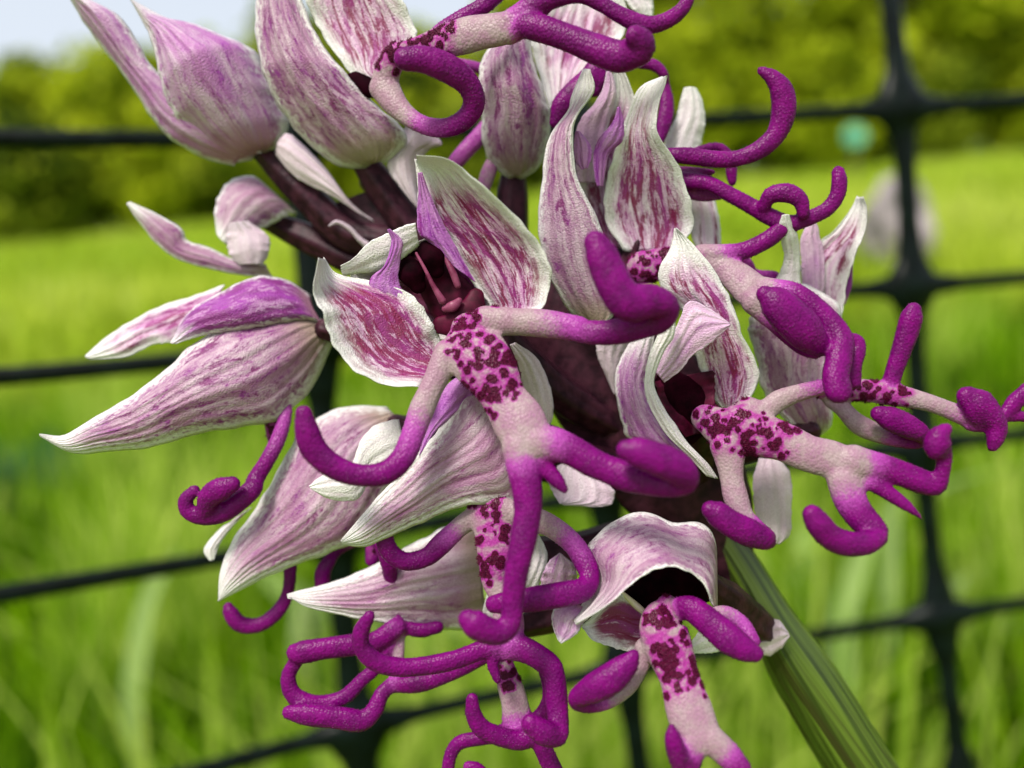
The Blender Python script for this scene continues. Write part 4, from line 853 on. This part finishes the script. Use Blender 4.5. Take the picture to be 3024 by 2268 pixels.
# --- G: right centre flower facing right
Gf = flower((r4, 820, 1320, 53.5), 30, bend=.2)
sheet(Gf, 'sepal', RW(r4, [(640, 166, 660, 164), (620, 280, 780, 280), (545, 430, 900, 430), (560, 560, 980, 560), (680, 680, 1045, 700), (760, 820, 1090, 860), (770, 950, 1172, 1010), (820, 1100, 1202, 1140), (880, 1255, 1145, 1270), (960, 1350, 1060, 1350)]), (50.3, 51, 52.8), .5, INN, .68, eL=.6)
sheet(Gf, 'sepal', RW(rD, [(1000, 290, 1200, 250), (900, 480, 1160, 480), (870, 620, 1130, 640), (890, 800, 1170, 800), (940, 1000, 1290, 980), (1000, 1100, 1430, 1150), (1350, 1230, 1580, 1320)]), (50.8, 52), .9, OUTP, .4, eL=.8)
sheet(Gf, 'sepal', RW(rD, [(1310, 25, 1365, 25), (1230, 230, 1362, 240), (1150, 420, 1270, 400), (1115, 620, 1195, 640), (1130, 760, 1290, 860), (1190, 900, 1375, 980), (1290, 1060, 1475, 1130), (1450, 1220, 1640, 1300), (1620, 1400, 1720, 1420)]), (48.6, 49.6, 50.6), .35, ('white', 'outer'), .3)
sheet(Gf, 'petal', RW(r4, [(1000, 775, 1012, 800), (880, 690, 930, 870), (740, 640, 850, 940), (660, 800, 760, 1000), (560, 980, 690, 1090), (515, 1100, 580, 1172)]), (49.6, 50.6), .25, ('lilac', 'petal'), .5, wav=.05, ridge=.015)
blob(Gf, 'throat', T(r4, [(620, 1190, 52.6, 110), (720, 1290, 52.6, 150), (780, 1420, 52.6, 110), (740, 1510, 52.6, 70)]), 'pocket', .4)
sheet(Gf, 'throat', RW(r4, [(515, 1165, 900, 1090), (560, 1300, 910, 1240), (640, 1430, 880, 1400), (720, 1530, 820, 1500)]), (52, 51.8), -.6, ('throat', 'throat'), .5)
lip(Gf, [
    dict(p=T(r11, [(130, 740, 51, 90), (250, 800, 50.4, 130), (380, 810, 49.8, 150), (500, 850, 49.5, 138), (650, 900, 49, 122), (800, 970, 48.6, 115), (950, 1010, 48.3, 122), (1070, 1060, 48, 110)]), flat=.5, p1=.1, spot=(0, .68)),
    dict(p=T(r11, [(420, 700, 50.3, 100), (520, 690, 50, 70), (620, 620, 50, 66), (760, 570, 49.8, 55), (900, 535, 49.7, 50), (1000, 500, 49.6, 46)]), g=(.4, 1), spot=(0, .08), p1=.7),
    dict(p=T(r11, [(1100, 1030, 48, 110), (1280, 1060, 47.8, 82), (1430, 1110, 47.6, 78), (1560, 1160, 47.4, 78), (1640, 1180, 47.2, 62), (1680, 1080, 47, 50), (1690, 980, 46.8, 52), (1650, 930, 46.6, 84), (1660, 860, 46.5, 70), (1700, 815, 46.5, 42)]), g=(0, .25)),
    dict(p=T(r11, [(1130, 1120, 47.9, 55), (1280, 1200, 47.6, 50), (1400, 1280, 47.3, 42), (1480, 1340, 47.1, 28), (1540, 1390, 47, 12)]), g=(0, .25)),
    dict(p=T(r11, [(1040, 1140, 48, 108), (1080, 1280, 47.7, 102), (1150, 1390, 47.4, 96), (1240, 1480, 47, 82), (1270, 1510, 46.7, 58), (1180, 1555, 46.4, 74), (1050, 1560, 46.2, 82), (940, 1510, 46, 82), (870, 1430, 45.8, 80), (830, 1370, 45.8, 62)]), g=(0, .25)),
    dict(p=T(r11, [(280, 930, 50, 110), (300, 1110, 49.6, 75), (330, 1260, 49.3, 75), (380, 1380, 49, 65), (480, 1470, 48.7, 52), (540, 1535, 48, 62), (420, 1490, 47.7, 84), (300, 1430, 47.5, 84), (200, 1360, 47.5, 80), (165, 1340, 47.5, 60)]), g=(.38, .58), spot=(0, .12)),
])

# --- H: flower at the far right
Hf = flower((r11, 820, 830, 56), 27, bend=.2)
sheet(Hf, 'sepal', RW(rC, [(1740, 770, 1790, 778), (1690, 880, 1816, 880), (1560, 1050, 1802, 1060), (1430, 1150, 1742, 1200), (1290, 1300, 1695, 1350), (1290, 1450, 1660, 1500), (1300, 1600, 1640, 1659), (1400, 1760, 1600, 1800)]), (54.2, 55, 56.5), -.5, ('inner', 'outerpink'), .55, eL=.8, eR=-.3)
sheet(Hf, 'sepal', RW(rC, [(1735, 1210, 1745, 1205), (1690, 1330, 1712, 1330), (1640, 1480, 1705, 1500), (1600, 1640, 1650, 1660)]), (55.5, 56.5), .2, ('outerpink', 'petal'), .95)
sheet(Hf, 'sepal', RW(rC, [(1132, 925, 1190, 925), (1110, 1000, 1212, 990), (1120, 1130, 1262, 1100), (1150, 1270, 1282, 1250), (1100, 1420, 1285, 1420), (1030, 1500, 1295, 1545)]), (51.7, 54.4), .5, ('white', 'outer'), .3)
sheet(Hf, 'petal', RW(rC, [(1370, 960, 1400, 958), (1310, 1050, 1430, 1030), (1280, 1150, 1440, 1100), (1290, 1300, 1470, 1220), (1300, 1500, 1480, 1500), (1360, 1640, 1420, 1640)]), (55.2, 56.2), .3, ('lilac', 'petal'), .4)
sheet(Hf, 'sepal', RW(r11, [(640, -120, 800, -140), (470, 30, 1000, 0), (420, 120, 1000, 140), (430, 220, 960, 330), (470, 370, 925, 430), (490, 520, 935, 560), (560, 660, 965, 700), (700, 810, 945, 800), (800, 870, 880, 860)]), (54.4, 54.8, 56), 1.4, OUT, .35, eL=.6, eR=1.2, ridge=.12)
lip(Hf, [
    dict(p=T(r11, [(900, 560, 54, 60), (1120, 555, 53, 72), (1320, 580, 52.6, 72), (1480, 612, 52.3, 62), (1620, 650, 52, 54), (1760, 705, 51.8, 56), (1890, 770, 51.6, 48)]), flat=.7, g=(.7, 1), p1=.5, spot=(0, .62)),
    dict(p=T(r11, [(1330, 560, 52.6, 55), (1365, 430, 52.5, 55), (1410, 300, 52.4, 60), (1450, 180, 52.3, 66), (1480, 70, 52.2, 66), (1490, 35, 52.2, 50)]), g=(-.2, .2), p0=.4),
    dict(p=T(r11, [(960, 620, 54, 55), (1030, 680, 53.4, 55), (1130, 780, 53, 62), (1280, 850, 52.7, 55), (1420, 890, 52.4, 46), (1530, 905, 52, 38), (1545, 850, 51.5, 60), (1440, 790, 51.3, 76), (1330, 740, 51.2, 76), (1262, 712, 51.2, 52)]), g=(.3, .55)),
    dict(p=T(r11, [(1870, 770, 51.5, 52), (1930, 770, 51.2, 60), (1900, 690, 51, 75), (1840, 600, 51, 62)]), g=(-.2, .2)),
    dict(p=T(r11, [(1850, 600, 51, 62), (1920, 650, 50.9, 90), (2000, 730, 50.8, 74), (2038, 800, 50.8, 60), (2020, 890, 50.8, 50), (2008, 925, 50.8, 34)]), g=(-.2, 0)),
    dict(p=T(r11, [(1990, 760, 51.4, 50), (2080, 720, 51.5, 42), (2140, 650, 51.5, 50), (2212, 580, 51.5, 50), (2320, 490, 51.5, 48)]), g=(-.2, .2)),
    dict(p=T(r11, [(2060, 735, 51.6, 34), (2180, 730, 51.6, 34), (2320, 740, 51.6, 34)]), g=(-.2, .2)),
])
# pale sepals of the flower under the middle one, and a ruffled petal
sheet(Lf, 'sepal', RW(r10, [(150, 370, 190, 370), (140, 520, 260, 540), (70, 680, 200, 730), (-40, 800, 130, 870), (-100, 900, 60, 960)]), (52.6, 53.6), .3, ('white', 'outer'), .2)
sheet(Lf, 'petal', RW(r10, [(335, 515, 350, 520), (262, 575, 435, 600), (215, 690, 450, 700), (230, 800, 400, 800)]), (52, 53), .3, ('lilac', 'petal'), .7, wav=.25)
# pale bracts tucked between the flowers
sheet(orchid, 'bract', RW(r2, [(1560, 40, 1600, 25), (1620, 190, 1740, 130), (1650, 350, 1830, 330), (1690, 450, 1845, 490), (1740, 560, 1820, 580)]), (51.6, 54), .4, ('bract', 'bract'), .1)
sheet(orchid, 'bract', RW(rD, [(420, 1620, 460, 1640), (360, 1520, 820, 1640), (330, 1420, 860, 1500), (420, 1300, 700, 1350), (520, 1240, 600, 1240)]), (53.5, 55), .5, ('bract', 'bract'), .1)
sheet(orchid, 'bract', RW(rD, [(720, 300, 1010, 290), (730, 420, 940, 430), (790, 560, 900, 600), (860, 720, 890, 740)]), (55, 56), .3, ('bract', 'bract'), .1)
sheet(orchid, 'bract', RW(r11, [(560, 1562, 620, 1562), (490, 1500, 682, 1500), (450, 1330, 696, 1350), (440, 1150, 692, 1120), (480, 1000, 620, 1010)]), (54.5, 55.5), .5, ('bract', 'bract'), .1)
sheet(orchid, 'bract', RW(rA, [(1020, 735, 1030, 745), (1090, 690, 1100, 725), (1200, 740, 1190, 780), (1290, 830, 1260, 860), (1400, 900, 1330, 930)]), (57.6, 58.6), .2, ('bract', 'bract'), .1)
sheet(orchid, 'bract', RW(r10, [(1830, 1030, 1840, 1060), (1760, 950, 1780, 1140), (1640, 980, 1700, 1190), (1600, 1010, 1620, 1150)]), (55, 56), .3, ('bract', 'bract'), .05)

# dark backdrop sheets added behind the flowers, painting in the shade of the spike's core
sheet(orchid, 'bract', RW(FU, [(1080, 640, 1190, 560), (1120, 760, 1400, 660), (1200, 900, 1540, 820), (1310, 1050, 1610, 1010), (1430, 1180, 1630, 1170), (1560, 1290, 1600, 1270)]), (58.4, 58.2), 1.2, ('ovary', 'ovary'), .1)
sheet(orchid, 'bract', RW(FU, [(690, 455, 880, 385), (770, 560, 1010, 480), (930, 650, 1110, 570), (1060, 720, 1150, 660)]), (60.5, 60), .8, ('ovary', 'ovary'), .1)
